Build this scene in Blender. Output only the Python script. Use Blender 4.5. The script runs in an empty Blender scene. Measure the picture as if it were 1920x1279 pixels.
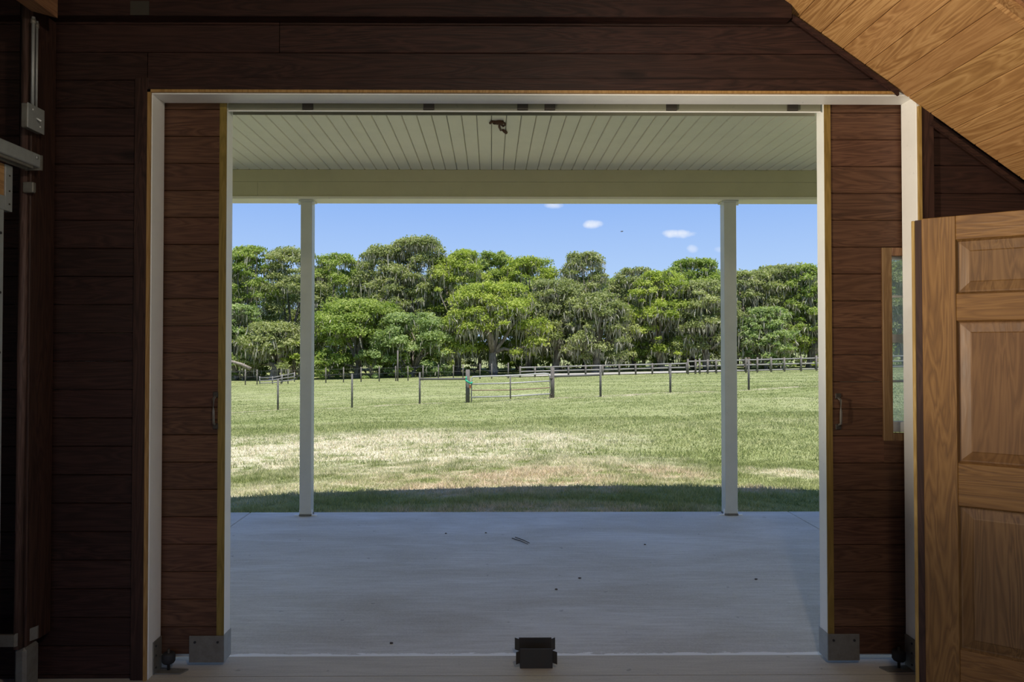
import bpy, bmesh, math, random
import numpy as np
from mathutils import Vector, Euler, Matrix

# ------------------------------------------------------------------ camera, sky, sun, exposure
scene = bpy.context.scene
C = scene.collection
F_PX, CX, CY, CAM_Z = 1300.0, 930.0, 627.6, 1.55
PITCH, YAW = math.radians(0.9), math.radians(0.4)
cam_d = bpy.data.cameras.new('camera')
cam_d.sensor_width = 36.0
cam_d.lens = F_PX / 1920 * 36.0
cam_d.shift_x = (960 - CX) / 1920
cam_d.shift_y = -(639.5 - CY) / 1920
cam_d.clip_end = 2000
cam = bpy.data.objects.new('camera', cam_d)
cam.location = (0, 0, CAM_Z)
cam.rotation_euler = (math.radians(90) + PITCH, 0, -YAW)
C.objects.link(cam)
scene.camera = cam
RM = Euler(cam.rotation_euler).to_matrix()

def ray(px, py):
    return RM @ Vector(((px - CX) / F_PX, -(py - CY) / F_PX, -1.0))
def P(px, py, Y):
    """point of the place seen at pixel (px, py) on the plane at depth Y"""
    d = ray(px, py); t = Y / d.y
    return Vector((d.x * t, Y, CAM_Z + d.z * t))

scene.view_settings.view_transform = 'Standard'
scene.view_settings.look = 'None'
scene.view_settings.gamma = 1.0
scene.view_settings.use_curve_mapping = False
scene.view_settings.exposure = 0.0
scene.cycles.max_bounces = 14
scene.cycles.diffuse_bounces = 8
scene.cycles.glossy_bounces = 4
scene.cycles.transmission_bounces = 8
scene.cycles.transparent_max_bounces = 8
scene.cycles.sample_clamp_indirect = 8.0
scene.cycles.caustics_reflective = False
scene.cycles.caustics_refractive = False

SUN_EL, SUN_AZ = math.radians(71.5), math.radians(12)     # high, behind the camera and a little to the right
sd = Vector((math.sin(SUN_AZ) * math.cos(SUN_EL), -math.cos(SUN_AZ) * math.cos(SUN_EL), math.sin(SUN_EL)))
sun_l = bpy.data.lights.new('sun', 'SUN'); sun_l.energy = 7.0; sun_l.angle = math.radians(0.53); sun_l.color = (1.0, 0.95, 0.86)
sun = bpy.data.objects.new('sun', sun_l); sun.location = (0, -20, 40)
sun.rotation_euler = sd.to_track_quat('Z', 'Y').to_euler()
C.objects.link(sun)

world = bpy.data.worlds.new('sky'); scene.world = world; world.use_nodes = True
wn, wl = world.node_tree.nodes, world.node_tree.links
wn.clear()
SKY_STRENGTH = 1.0
def wnode(t, **kw):
    n = wn.new(t)
    for k, v in kw.items(): setattr(n, k, v)
    return n
tc = wnode('ShaderNodeTexCoord')
sep = wnode('ShaderNodeSeparateXYZ'); wl.new(tc.outputs['Generated'], sep.inputs[0])
ramp = wnode('ShaderNodeValToRGB')
cr = ramp.color_ramp
cr.elements[0].position = 0.0; cr.elements[0].color = (0.54, 0.70, 0.95, 1)
cr.elements[1].position = 1.0; cr.elements[1].color = (0.10, 0.22, 0.62, 1)
for p, c in ((0.10, (0.44, 0.63, 0.95, 1)), (0.20, (0.29, 0.485, 0.92, 1)), (0.45, (0.18, 0.36, 0.80, 1))):
    e = cr.elements.new(p); e.color = c
wl.new(sep.outputs['Z'], ramp.inputs['Fac'])
def wmath(op, a, b=None):
    n = wnode('ShaderNodeMath', operation=op)
    for i, v in enumerate((a, b)):
        if v is None: continue
        if isinstance(v, (int, float)): n.inputs[i].default_value = v
        else: wl.new(v, n.inputs[i])
    return n.outputs[0]
# a few small fair-weather clouds, fixed in direction
ymax = wmath('MAXIMUM', sep.outputs['Y'], 0.02)
u = wmath('DIVIDE', sep.outputs['X'], ymax); v = wmath('DIVIDE', sep.outputs['Z'], ymax)
nz = wnode('ShaderNodeTexNoise'); nz.inputs['Scale'].default_value = 60; nz.inputs['Detail'].default_value = 5
wl.new(tc.outputs['Generated'], nz.inputs['Vector'])
total = None
for (px, py, rx, ry, s) in ((1113, 421, 19, 8, 0.9), (1272, 438, 30, 8, 0.95), (1298, 466, 11, 7, 0.55), (1040, 385, 20, 6, 0.6), (1352, 468, 12, 5, 0.3)):
    d = ray(px, py); cu, cv = d.x / d.y, d.z / d.y
    a = wmath('DIVIDE', wmath('SUBTRACT', u, cu), rx / F_PX); b = wmath('DIVIDE', wmath('SUBTRACT', v, cv), ry / F_PX)
    r2 = wmath('ADD', wmath('MULTIPLY', a, a), wmath('MULTIPLY', b, b))
    g = wmath('MULTIPLY', wmath('MAXIMUM', wmath('SUBTRACT', 1.25, wmath('ADD', r2, wmath('MULTIPLY', wmath('SUBTRACT', nz.outputs['Fac'], 0.5), 2.4))), 0.0), s * 0.62)
    total = g if total is None else wmath('ADD', total, g)
total = wmath('MINIMUM', total, 0.8)
mx = wnode('ShaderNodeMix', data_type='RGBA')
wl.new(total, mx.inputs[0]); wl.new(ramp.outputs['Color'], mx.inputs[6]); mx.inputs[7].default_value = (0.92, 0.95, 1.0, 1)
bg = wnode('ShaderNodeBackground'); bg.inputs['Strength'].default_value = SKY_STRENGTH
wl.new(mx.outputs[2], bg.inputs['Color'])
wo = wnode('ShaderNodeOutputWorld'); wl.new(bg.outputs[0], wo.inputs['Surface'])

ADDED_FILL_W = 80.0  # power of the added ceiling fill light
ADDED_FLOOD_W = 560.0      # power of the added flood light inside the barn
rng = random.Random(7)
nrg = np.random.default_rng(11)

# ------------------------------------------------------------------ node helpers and materials
class NT:
    def __init__(s, name):
        s.m = bpy.data.materials.new(name); s.m.use_nodes = True
        s.t = s.m.node_tree; s.n = s.t.nodes; s.l = s.t.links
        s.n.clear()
        s.out = s.n.new('ShaderNodeOutputMaterial')
    def node(s, t, **kw):
        n = s.n.new(t)
        for k, v in kw.items(): setattr(n, k, v)
        return n
    def put(s, v, sock):
        if isinstance(v, bpy.types.NodeSocket): s.l.new(v, sock)
        elif v is not None:
            if isinstance(v, (tuple, list)) and len(v) == 3 and sock.type == 'RGBA': v = (*v, 1)
            sock.default_value = v
    def math(s, op, a, b=None, c=None, clamp=False):
        n = s.node('ShaderNodeMath', operation=op); n.use_clamp = clamp
        for i, v in enumerate((a, b, c)): s.put(v, n.inputs[i])
        return n.outputs[0]
    def mix(s, f, a, b, mode='MIX'):
        n = s.node('ShaderNodeMix', data_type='RGBA', blend_type=mode)
        s.put(f, n.inputs[0]); s.put(a, n.inputs[6]); s.put(b, n.inputs[7])
        return n.outputs[2]
    def ramp(s, f, stops):
        n = s.node('ShaderNodeValToRGB'); r = n.color_ramp
        while len(r.elements) < len(stops): r.elements.new(0.5)
        for e, (p, c) in zip(r.elements, stops):
            e.position = p; e.color = (*c, 1) if not isinstance(c, (int, float)) else (c, c, c, 1)
        s.put(f, n.inputs[0]); return n.outputs[0]
    def noise(s, vec, scale, detail=4, rough=0.55, dist=0.0):
        n = s.node('ShaderNodeTexNoise'); s.put(vec, n.inputs['Vector'])
        n.inputs['Scale'].default_value = scale; n.inputs['Detail'].default_value = detail
        n.inputs['Roughness'].default_value = rough; n.inputs['Distortion'].default_value = dist
        return n.outputs['Fac']
    def mapping(s, vec, scale=(1, 1, 1), loc=None):
        n = s.node('ShaderNodeMapping'); s.put(vec, n.inputs['Vector']); n.inputs['Scale'].default_value = scale
        if loc is not None: s.put(loc, n.inputs['Location'])
        return n.outputs[0]
    def objcoord(s): return s.node('ShaderNodeTexCoord').outputs['Object']
    def world(s): return s.node('ShaderNodeNewGeometry').outputs['Position']
    def rnd(s): return s.node('ShaderNodeObjectInfo').outputs['Random']
    def bump(s, h, strength=0.3, dist=0.01):
        n = s.node('ShaderNodeBump'); s.put(h, n.inputs['Height'])
        n.inputs['Strength'].default_value = strength; n.inputs['Distance'].default_value = dist
        return n.outputs[0]
    def bsdf(s, color, rough=0.6, metal=0.0, normal=None, spec=0.5):
        b = s.node('ShaderNodeBsdfPrincipled')
        s.put(color, b.inputs['Base Color']); s.put(rough, b.inputs['Roughness']); s.put(metal, b.inputs['Metallic'])
        b.inputs['Specular IOR Level'].default_value = spec
        if normal is not None: s.l.new(normal, b.inputs['Normal'])
        return b
    def done(s, sh):
        s.l.new(sh.outputs[0] if hasattr(sh, 'outputs') else sh, s.out.inputs[0]); return s.m

def wood(name, dark, mid, light, axis='X', rough=0.55, vary=0.25, grain=1.0, knots=True, spec=0.4, bump=0.25, hue=0.02):
    n = NT(name)
    r = n.rnd()
    off = n.node('ShaderNodeCombineXYZ')
    n.put(n.math('MULTIPLY', r, 37.0), off.inputs[0]); n.put(n.math('MULTIPLY', r, 91.0), off.inputs[1]); n.put(n.math('MULTIPLY', r, 53.0), off.inputs[2])
    add = n.node('ShaderNodeVectorMath', operation='ADD'); n.put(n.objcoord(), add.inputs[0]); n.put(off.outputs[0], add.inputs[1])
    base = add.outputs[0]
    k = {'X': (1.2, 14, 14), 'Y': (14, 1.2, 14), 'Z': (14, 14, 1.2)}[axis]
    g = tuple(x * grain for x in k)
    m1 = n.mapping(base, g)
    rings = n.noise(m1, 1.0, 3, 0.5, 1.2)
    wav = n.math('FRACT', n.math('MULTIPLY', rings, 9.0))
    tri = n.math('ABSOLUTE', n.math('SUBTRACT', n.math('MULTIPLY', wav, 2.0), 1.0))
    fine = n.noise(n.mapping(base, tuple(x * 6 for x in g)), 1.0, 4, 0.6)
    f = n.math('ADD', n.math('MULTIPLY', tri, 0.5), n.math('MULTIPLY', fine, 0.5))
    col = n.ramp(f, ((0.12, dark), (0.5, mid), (0.85, light)))
    blot = n.noise(n.mapping(base, tuple(x * 0.22 for x in k)), 1.0, 2)
    col = n.mix(n.math('MULTIPLY', n.math('SUBTRACT', blot, 0.35, clamp=True), 1.3, clamp=True), col, mid)
    val = n.math('ADD', 1.0 - vary, n.math('MULTIPLY', r, 2 * vary))
    hs = n.node('ShaderNodeHueSaturation'); n.put(col, hs.inputs['Color']); n.put(val, hs.inputs['Value'])
    n.put(n.math('ADD', 0.5 - hue / 2, n.math('MULTIPLY', n.math('FRACT', n.math('MULTIPLY', r, 17.3)), hue)), hs.inputs['Hue'])
    col = hs.outputs[0]
    if knots:
        vo = n.node('ShaderNodeTexVoronoi'); kk = {'X': (1.6, 5, 5), 'Y': (5, 1.6, 5), 'Z': (5, 5, 1.6)}[axis]
        n.put(n.mapping(base, kk), vo.inputs['Vector']); vo.inputs['Scale'].default_value = 0.8
        kf = n.ramp(vo.outputs['Distance'], ((0.05, 1.0), (0.13, 0.0)))
        col = n.mix(n.math('MULTIPLY', kf, 0.7), col, tuple(x * 0.35 for x in dark))
    b = n.bsdf(col, n.math('ADD', rough - 0.08, n.math('MULTIPLY', fine, 0.2)), 0, n.bump(f, bump, 0.002), spec)
    return n.done(b)

def painted(name, col, rough=0.45, dirt=0.12, dirtcol=None, scale=6, spec=0.5):
    n = NT(name)
    w = n.world()
    d = n.noise(w, scale, 5, 0.65)
    f = n.math('MULTIPLY', n.ramp(d, ((0.42, 0.0), (0.75, 1.0))), dirt)
    c = n.mix(f, col, dirtcol or tuple(x * 0.45 for x in col))
    sp = n.noise(w, scale * 9, 2, 0.5)
    c = n.mix(n.math('MULTIPLY', n.ramp(sp, ((0.70, 0.0), (0.78, 1.0))), dirt * 2), c, tuple(x * 0.4 for x in col))
    return n.done(n.bsdf(c, rough, 0, n.bump(d, 0.06, 0.004), spec))

def metal(name, col, rough=0.45, met=0.85, stain=0.3):
    n = NT(name)
    d = n.noise(n.world(), 22, 5, 0.7)
    c = n.mix(n.math('MULTIPLY', n.ramp(d, ((0.4, 0.0), (0.7, 1.0))), stain), col, (0.10, 0.06, 0.04))
    return n.done(n.bsdf(c, n.math('ADD', rough, n.math('MULTIPLY', d, 0.2)), met))

def concrete(name, c1, c2, chip=False, yedge=3.49):
    n = NT(name)
    w = n.world()
    big = n.noise(n.mapping(w, (0.55, 1.6, 1)), 1.3, 4, 0.6, 0.6)
    brush = n.noise(n.mapping(w, (2.0, 26, 1)), 1.6, 5, 0.7, 0.4)
    fine = n.noise(w, 90, 3, 0.6)
    c = n.mix(n.ramp(big, ((0.3, 0.0), (0.7, 1.0))), c1, c2)
    c = n.mix(n.math('MULTIPLY', n.ramp(brush, ((0.35, 0.0), (0.7, 1.0))), 0.5), c, tuple(x * 0.70 for x in c1))
    c = n.mix(n.math('MULTIPLY', n.ramp(fine, ((0.4, 0.0), (0.7, 1.0))), 0.18), c, tuple(min(1, x * 1.25) for x in c2))
    sp = n.noise(w, 16, 2, 0.4)
    c = n.mix(n.math('MULTIPLY', n.ramp(sp, ((0.73, 0.0), (0.77, 1.0))), 0.35), c, (0.10, 0.09, 0.08))
    if chip:
        s = n.node('ShaderNodeSeparateXYZ'); n.put(w, s.inputs[0])
        dist = n.math('SUBTRACT', s.outputs[1], yedge)
        wob = n.noise(n.mapping(w, (7, 30, 1)), 1.0, 5, 0.7)
        e = n.math('LESS_THAN', dist, n.math('SUBTRACT', n.math('MULTIPLY', wob, 0.12), 0.025))
        c = n.mix(n.math('MULTIPLY', e, 0.9), c, (0.95, 0.95, 0.95))
    h = n.math('ADD', n.math('MULTIPLY', brush, 0.6), n.math('MULTIPLY', fine, 0.4))
    return n.done(n.bsdf(c, 0.75, 0, n.bump(h, 0.25, 0.004), 0.35))

M = {}
M['wall_wood'] = wood('stained_siding', (0.013, 0.0065, 0.0055), (0.033, 0.0150, 0.0115), (0.054, 0.024, 0.018), 'X', 0.55, 0.16, 1.0, True, 0.25, hue=0.008)
M['wall_wood_z'] = wood('stained_casing', (0.015, 0.0075, 0.0055), (0.041, 0.020, 0.014), (0.066, 0.032, 0.021), 'Z', 0.55, 0.12, 1.0, True, 0.25)
M['leaf_wood'] = wood('stained_door_board', (0.045, 0.020, 0.012), (0.098, 0.046, 0.026), (0.145, 0.071, 0.040), 'X', 0.55, 0.15, 1.0, True, 0.25, hue=0.008)
M['pine_y'] = wood('pine_board', (0.23, 0.105, 0.034), (0.40, 0.215, 0.080), (0.54, 0.32, 0.135), 'Y', 0.5, 0.07, 0.9, hue=0.006)
M['oak_z'] = wood('varnished_upright', (0.10, 0.046, 0.011), (0.185, 0.092, 0.024), (0.25, 0.133, 0.040), 'Z', 0.38, 0.04, 1.0, False, hue=0.004)
M['oak_x'] = wood('varnished_rail', (0.10, 0.044, 0.011), (0.19, 0.090, 0.024), (0.26, 0.133, 0.040), 'X', 0.38, 0.04, 1.0, False, hue=0.004)
M['oak_panel'] = wood('varnished_panel', (0.088, 0.041, 0.013), (0.155, 0.078, 0.027), (0.215, 0.115, 0.043), 'Z', 0.42, 0.04, 0.8, False, hue=0.004)
M['ochre'] = wood('ochre_edge', (0.25, 0.14, 0.035), (0.36, 0.22, 0.065), (0.46, 0.30, 0.11), 'Z', 0.5, 0.06, 1.0, False)
M['joist'] = wood('joist_wood', (0.15, 0.07, 0.035), (0.27, 0.13, 0.06), (0.38, 0.2, 0.1), 'Y', 0.6, 0.1)
M['bead_highlight'] = wood('stall_bead_highlight', (0.05, 0.028, 0.022), (0.10, 0.055, 0.042), (0.16, 0.10, 0.08), 'Z', 0.6, 0.1)  # lighter tone for the highlights on the stall post corners
M['white'] = painted('white_paint', (0.90, 0.90, 0.87), 0.4, 0.12)
M['post_white'] = painted('post_paint', (0.64, 0.625, 0.56), 0.4, 0.15)
M['vinyl'] = painted('cream_board', (0.84, 0.78, 0.645), 0.5, 0.14, None, 3)
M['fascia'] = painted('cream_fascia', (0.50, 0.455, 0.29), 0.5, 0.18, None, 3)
M['black_joint'] = painted('joint_dark', (0.03, 0.03, 0.025), 0.8, 0.1)
M['steel'] = metal('galvanised_steel', (0.42, 0.43, 0.42), 0.5, 0.55, 0.15)
M['dull_steel'] = metal('dull_steel', (0.22, 0.21, 0.18), 0.55, 0.4, 0.4)
M['dark_steel'] = metal('dark_steel', (0.06, 0.055, 0.045), 0.5, 0.5, 0.3)
M['track_paint'] = painted('track_paint', (0.25, 0.25, 0.18), 0.5, 0.2)
M['black_rubber'] = painted('black_rubber', (0.02, 0.02, 0.02), 0.7, 0.1)
M['concrete'] = concrete('porch_concrete', (0.50, 0.465, 0.41), (0.72, 0.71, 0.70), True)
M['concrete_in'] = concrete('floor_concrete', (0.50, 0.46, 0.39), (0.60, 0.56, 0.49))
M['mud'] = painted('dried_mud', (0.12, 0.055, 0.03), 0.9, 0.5, (0.03, 0.015, 0.01), 60)
M['fence_wood'] = wood('weathered_post', (0.06, 0.055, 0.05), (0.14, 0.125, 0.11), (0.24, 0.225, 0.20), 'Z', 0.8, 0.2, 1.5, False)
M['fence_rail'] = wood('weathered_rail', (0.11, 0.105, 0.10), (0.20, 0.195, 0.19), (0.31, 0.30, 0.29), 'X', 0.8, 0.15, 1.5, False)
M['tpost'] = metal('post_steel', (0.12, 0.12, 0.11), 0.7, 0.2, 0.3)
M['gate_steel'] = metal('gate_steel', (0.40, 0.40, 0.38), 0.5, 0.3, 0.25)
M['rust'] = metal('rusty_tube', (0.30, 0.20, 0.15), 0.8, 0.2, 0.6)
M['green_rope'] = painted('green_rope', (0.02, 0.35, 0.20), 0.6, 0.1)
M['orange'] = painted('orange_tag', (0.75, 0.22, 0.06), 0.6, 0.1)
M['sand'] = painted('grey_sand', (0.36, 0.34, 0.31), 0.95, 0.4, (0.2, 0.22, 0.12), 0.6)
M['twig'] = painted('dry_twig', (0.10, 0.08, 0.07), 0.9, 0.3)

n = NT('window_glass')
g1 = n.node('ShaderNodeBsdfTransparent'); g1.inputs[0].default_value = (0.93, 0.96, 0.96, 1)
g2 = n.node('ShaderNodeBsdfGlossy'); g2.inputs['Roughness'].default_value = 0.03
g3 = n.node('ShaderNodeBsdfTranslucent'); g3.inputs[0].default_value = (0.8, 0.82, 0.82, 1)
ms = n.node('ShaderNodeMixShader'); fr = n.node('ShaderNodeFresnel'); fr.inputs[0].default_value = 1.5
n.l.new(fr.outputs[0], ms.inputs[0]); n.l.new(g1.outputs[0], ms.inputs[1]); n.l.new(g2.outputs[0], ms.inputs[2])
ms2 = n.node('ShaderNodeMixShader'); ms2.inputs[0].default_value = 0.26
n.l.new(ms.outputs[0], ms2.inputs[1]); n.l.new(g3.outputs[0], ms2.inputs[2])
M['glass'] = n.done(ms2)

def grass_color(n, vec, blade=None):
    """living / dry grass colour by place: worn straw patches in the yard, dead strip under the fence"""
    s = n.node('ShaderNodeSeparateXYZ'); n.put(vec, s.inputs[0])
    x, y = s.outputs[0], s.outputs[1]
    wob = n.noise(vec, 0.9, 5, 0.62)
    wob2 = n.noise(n.mapping(vec, (0.6, 2.0, 1)), 1.4, 4, 0.6)
    def ell(cx, cy, rx, ry, k=1.0):
        a = n.math('DIVIDE', n.math('SUBTRACT', x, cx), rx); b = n.math('DIVIDE', n.math('SUBTRACT', y, cy), ry)
        r2 = n.math('ADD', n.math('MULTIPLY', a, a), n.math('MULTIPLY', b, b))
        return n.math('MULTIPLY', n.math('MAXIMUM', n.math('SUBTRACT', 1.0, r2), 0.0), k)
    straw = None
    for e in ((-1.8, 12.4, 5.0, 2.6, 0.95), (-4.6, 11.2, 3.0, 1.7, 1.0), (-0.4, 10.0, 3.2, 2.2, 0.62), (0.3, 12.9, 2.0, 1.4, 0.9), (1.2, 9.4, 2.2, 1.6, 0.62), (3.9, 9.2, 0.9, 0.45, 0.8), (-2.6, 8.4, 2.0, 1.0, 0.55)):
        q = ell(*e); straw = q if straw is None else n.math('MAXIMUM', straw, q)
    brown = None
    for e in ((0.3, 8.4, 2.4, 1.15, 1.0), (2.2, 8.9, 1.0, 0.6, 0.9), (0.3, 6.75, 2.6, 0.4, 0.9), (3.0, 7.9, 0.7, 0.3, 0.7), (-1.8, 8.0, 0.6, 0.25, 0.5)):
        q = ell(*e); brown = q if brown is None else n.math('MAXIMUM', brown, q)
    band = n.math('MULTIPLY', n.math('LESS_THAN', n.math('ABSOLUTE', n.math('SUBTRACT', y, n.math('ADD', 25.45, n.math('MULTIPLY', wob2, 1.1)))), 0.35), n.ramp(wob, ((0.42, 0.0), (0.6, 1.0))))
    nn = n.math('ADD', n.math('MULTIPLY', wob, 0.55), n.math('MULTIPLY', wob2, 0.45))
    wob3 = n.noise(n.mapping(vec, (1.0, 1.7, 1)), 3.2, 4, 0.65)
    thr = n.math('MULTIPLY', n.math('SUBTRACT', n.math('ADD', n.math('MULTIPLY', nn, 0.55), n.math('MULTIPLY', wob3, 0.45)), 0.46), 12.0)
    ms = n.math('MULTIPLY', n.math('MULTIPLY', straw, 1.15), n.math('ADD', 0.45, thr), clamp=True)
    mb = n.math('MULTIPLY', brown, n.math('ADD', 0.45, thr), clamp=True)
    stripe = n.noise(n.mapping(vec, (0.10, 0.55, 1)), 1.0, 3, 0.5, 0.8)
    green = n.ramp(n.math('ADD', n.math('MULTIPLY', wob, 0.5), n.math('MULTIPLY', stripe, 0.5)),
                   ((0.34, (0.225, 0.265, 0.092)), (0.5, (0.335, 0.365, 0.160)), (0.66, (0.43, 0.44, 0.235))))
    c = n.mix(ms, green, (0.66, 0.61, 0.45))
    c = n.mix(mb, c, (0.60, 0.51, 0.37))
    c = n.mix(n.math('MULTIPLY', band, 0.8), c, (0.58, 0.52, 0.38))
    if blade is not None:
        c = n.mix(1.0, c, n.ramp(blade, ((0.0, (0.62, 0.72, 0.45)), (0.5, (1.0, 1.0, 1.0)), (1.0, (1.3, 1.22, 1.2)))), 'MULTIPLY')
    return c

n = NT('meadow_ground')
w = n.world()
c = grass_color(n, w)
fine = n.noise(n.mapping(w, (1, 1, 1)), 9, 6, 0.75)
c = n.mix(1.0, c, n.ramp(fine, ((0.3, (0.6, 0.62, 0.56)), (0.55, (0.8, 0.8, 0.8)), (0.75, (0.95, 0.92, 0.88)))), 'MULTIPLY')  # overall darkening puts the grass's self-shade into the ground colour
M['ground'] = n.done(n.bsdf(c, 0.95, 0, n.bump(fine, 0.5, 0.03), 0.1))
n = NT('grass_blade')
at = n.node('ShaderNodeAttribute', attribute_name='rnd')
c = grass_color(n, n.world(), at.outputs['Fac'])
d = n.bsdf(c, 0.7, 0, None, 0.2)
t = n.node('ShaderNodeBsdfTranslucent'); n.l.new(c, t.inputs[0])
mm = n.node('ShaderNodeMixShader'); mm.inputs[0].default_value = 0.3
n.l.new(d.outputs[0], mm.inputs[1]); n.l.new(t.outputs[0], mm.inputs[2])
M['blade'] = n.done(mm)

def leafmat(name, a, b, c_):
    n = NT(name)
    at = n.node('ShaderNodeAttribute', attribute_name='rnd')
    col = n.ramp(at.outputs['Fac'], ((0.0, a), (0.55, b), (1.0, c_)))
    d = n.bsdf(col, 0.55, 0, None, 0.25)
    t = n.node('ShaderNodeBsdfTranslucent'); n.l.new(n.mix(1.0, col, (1.15, 1.25, 0.6), 'MULTIPLY'), t.inputs[0])
    m = n.node('ShaderNodeMixShader'); m.inputs[0].default_value = 0.45
    n.l.new(d.outputs[0], m.inputs[1]); n.l.new(t.outputs[0], m.inputs[2])
    return n.done(m)
M['leaf_green'] = leafmat('leaf_green', (0.14, 0.21, 0.04), (0.29, 0.37, 0.085), (0.46, 0.51, 0.175))
M['leaf_bright'] = leafmat('leaf_bright', (0.18, 0.25, 0.04), (0.37, 0.44, 0.08), (0.56, 0.59, 0.17))
M['leaf_olive'] = leafmat('leaf_olive', (0.16, 0.195, 0.07), (0.32, 0.355, 0.145), (0.49, 0.50, 0.26))
M['leaf_blue'] = leafmat('leaf_cool', (0.15, 0.215, 0.075), (0.29, 0.375, 0.145), (0.46, 0.52, 0.25))
M['moss'] = leafmat('hanging_moss', (0.24, 0.225, 0.18), (0.42, 0.395, 0.33), (0.60, 0.57, 0.50))
n = NT('oak_bark')
w = n.world(); f = n.noise(n.mapping(w, (4, 4, 0.8)), 2.0, 6, 0.7)
M['bark'] = n.done(n.bsdf(n.ramp(f, ((0.3, (0.11, 0.09, 0.07)), (0.55, (0.27, 0.235, 0.20)), (0.75, (0.48, 0.44, 0.38)))), 0.9, 0, n.bump(f, 0.8, 0.05), 0.1))

# ------------------------------------------------------------------ object helpers
def tag(o, label=None, cat=None, group=None, kind=None):
    if label: o['label'] = label
    if cat: o['category'] = cat
    if group: o['group'] = group
    if kind: o['kind'] = kind
    return o
def link(name, data, mat=None, parent=None, loc=(0, 0, 0), rot=(0, 0, 0)):
    o = bpy.data.objects.new(name, data); C.objects.link(o)
    if parent is not None: o.parent = parent
    o.location = loc; o.rotation_euler = rot
    if mat is not None and data is not None and not data.materials:
        data.materials.append(M[mat] if isinstance(mat, str) else mat)
    return o
def empty(name, loc=(0, 0, 0), rot=(0, 0, 0)):
    o = link(name, None, None, None, loc, rot); o.empty_display_size = 0.1; return o
def bm_mesh(bm, name='mesh', smooth=False):
    bmesh.ops.recalc_face_normals(bm, faces=bm.faces)
    me = bpy.data.meshes.new(name); bm.to_mesh(me); bm.free()
    if smooth: me.shade_smooth()
    return me
def add_box(bm, x0, x1, y0, y1, z0, z1, bev=0.0):
    r = bmesh.ops.create_cube(bm, size=1.0)
    vs = r['verts']
    for v_ in vs:
        v_.co = Vector(((x0 + x1) / 2 + v_.co.x * (x1 - x0), (y0 + y1) / 2 + v_.co.y * (y1 - y0), (z0 + z1) / 2 + v_.co.z * (z1 - z0)))
    if bev > 0:
        es = list({e for v_ in vs for e in v_.link_edges})
        bmesh.ops.bevel(bm, geom=es, offset=bev, segments=1, affect='EDGES', profile=0.5)
def box(name, mat, x0, x1, y0, y1, z0, z1, parent=None, bev=0.0):
    """a box whose origin sits at its own centre"""
    cx, cy, cz = (x0 + x1) / 2, (y0 + y1) / 2, (z0 + z1) / 2
    bm = bmesh.new(); add_box(bm, x0 - cx, x1 - cx, y0 - cy, y1 - cy, z0 - cz, z1 - cz, bev)
    o = link(name, bm_mesh(bm, name), mat)
    if parent is not None:
        o.parent = parent; o.location = Vector((cx, cy, cz)) - parent.location
    else: o.location = (cx, cy, cz)
    return o
def add_tube(bm, pts, rad, seg=10, cap=True):
    pts = [Vector(p) for p in pts]
    if not isinstance(rad, (list, tuple)): rad = [rad] * len(pts)
    rings = []
    for i, p in enumerate(pts):
        d = (pts[min(i + 1, len(pts) - 1)] - pts[max(i - 1, 0)]).normalized()
        a = d.cross(Vector((0, 0, 1)));
        if a.length < 1e-3: a = Vector((1, 0, 0))
        a.normalize(); b = d.cross(a).normalized()
        rings.append([bm.verts.new(p + (a * math.cos(t) + b * math.sin(t)) * rad[i]) for t in (2 * math.pi * k / seg for k in range(seg))])
    for r0, r1 in zip(rings, rings[1:]):
        for k in range(seg):
            bm.faces.new((r0[k], r0[(k + 1) % seg], r1[(k + 1) % seg], r1[k]))
    if cap:
        bm.faces.new(rings[0]); bm.faces.new(rings[-1])
def tube(name, mat, pts, rad, parent=None, seg=10, smooth=True):
    o0 = Vector(pts[0])
    bm = bmesh.new(); add_tube(bm, [Vector(p) - o0 for p in pts], rad, seg)
    o = link(name, bm_mesh(bm, name, smooth), mat)
    if parent is not None:
        o.parent = parent; o.location = o0 - parent.location
    else: o.location = o0
    return o
def prism(name, mat, poly, axis, a0, a1, parent=None):
    """extrude a polygon (2-D list) along an axis: 'X' -> (y,z) polygon, 'Y' -> (x,z), 'Z' -> (x,y)"""
    def pt(p, a):
        return {'X': (a, p[0], p[1]), 'Y': (p[0], a, p[1]), 'Z': (p[0], p[1], a)}[axis]
    o0 = Vector(pt(poly[0], a0))
    bm = bmesh.new()
    A = [bm.verts.new(Vector(pt(p, a0)) - o0) for p in poly]; B = [bm.verts.new(Vector(pt(p, a1)) - o0) for p in poly]
    bm.faces.new(A); bm.faces.new(B)
    for i in range(len(poly)):
        j = (i + 1) % len(poly); bm.faces.new((A[i], A[j], B[j], B[i]))
    o = link(name, bm_mesh(bm, name), mat)
    if parent is not None: o.parent = parent; o.location = o0 - parent.location
    else: o.location = o0
    return o

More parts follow.
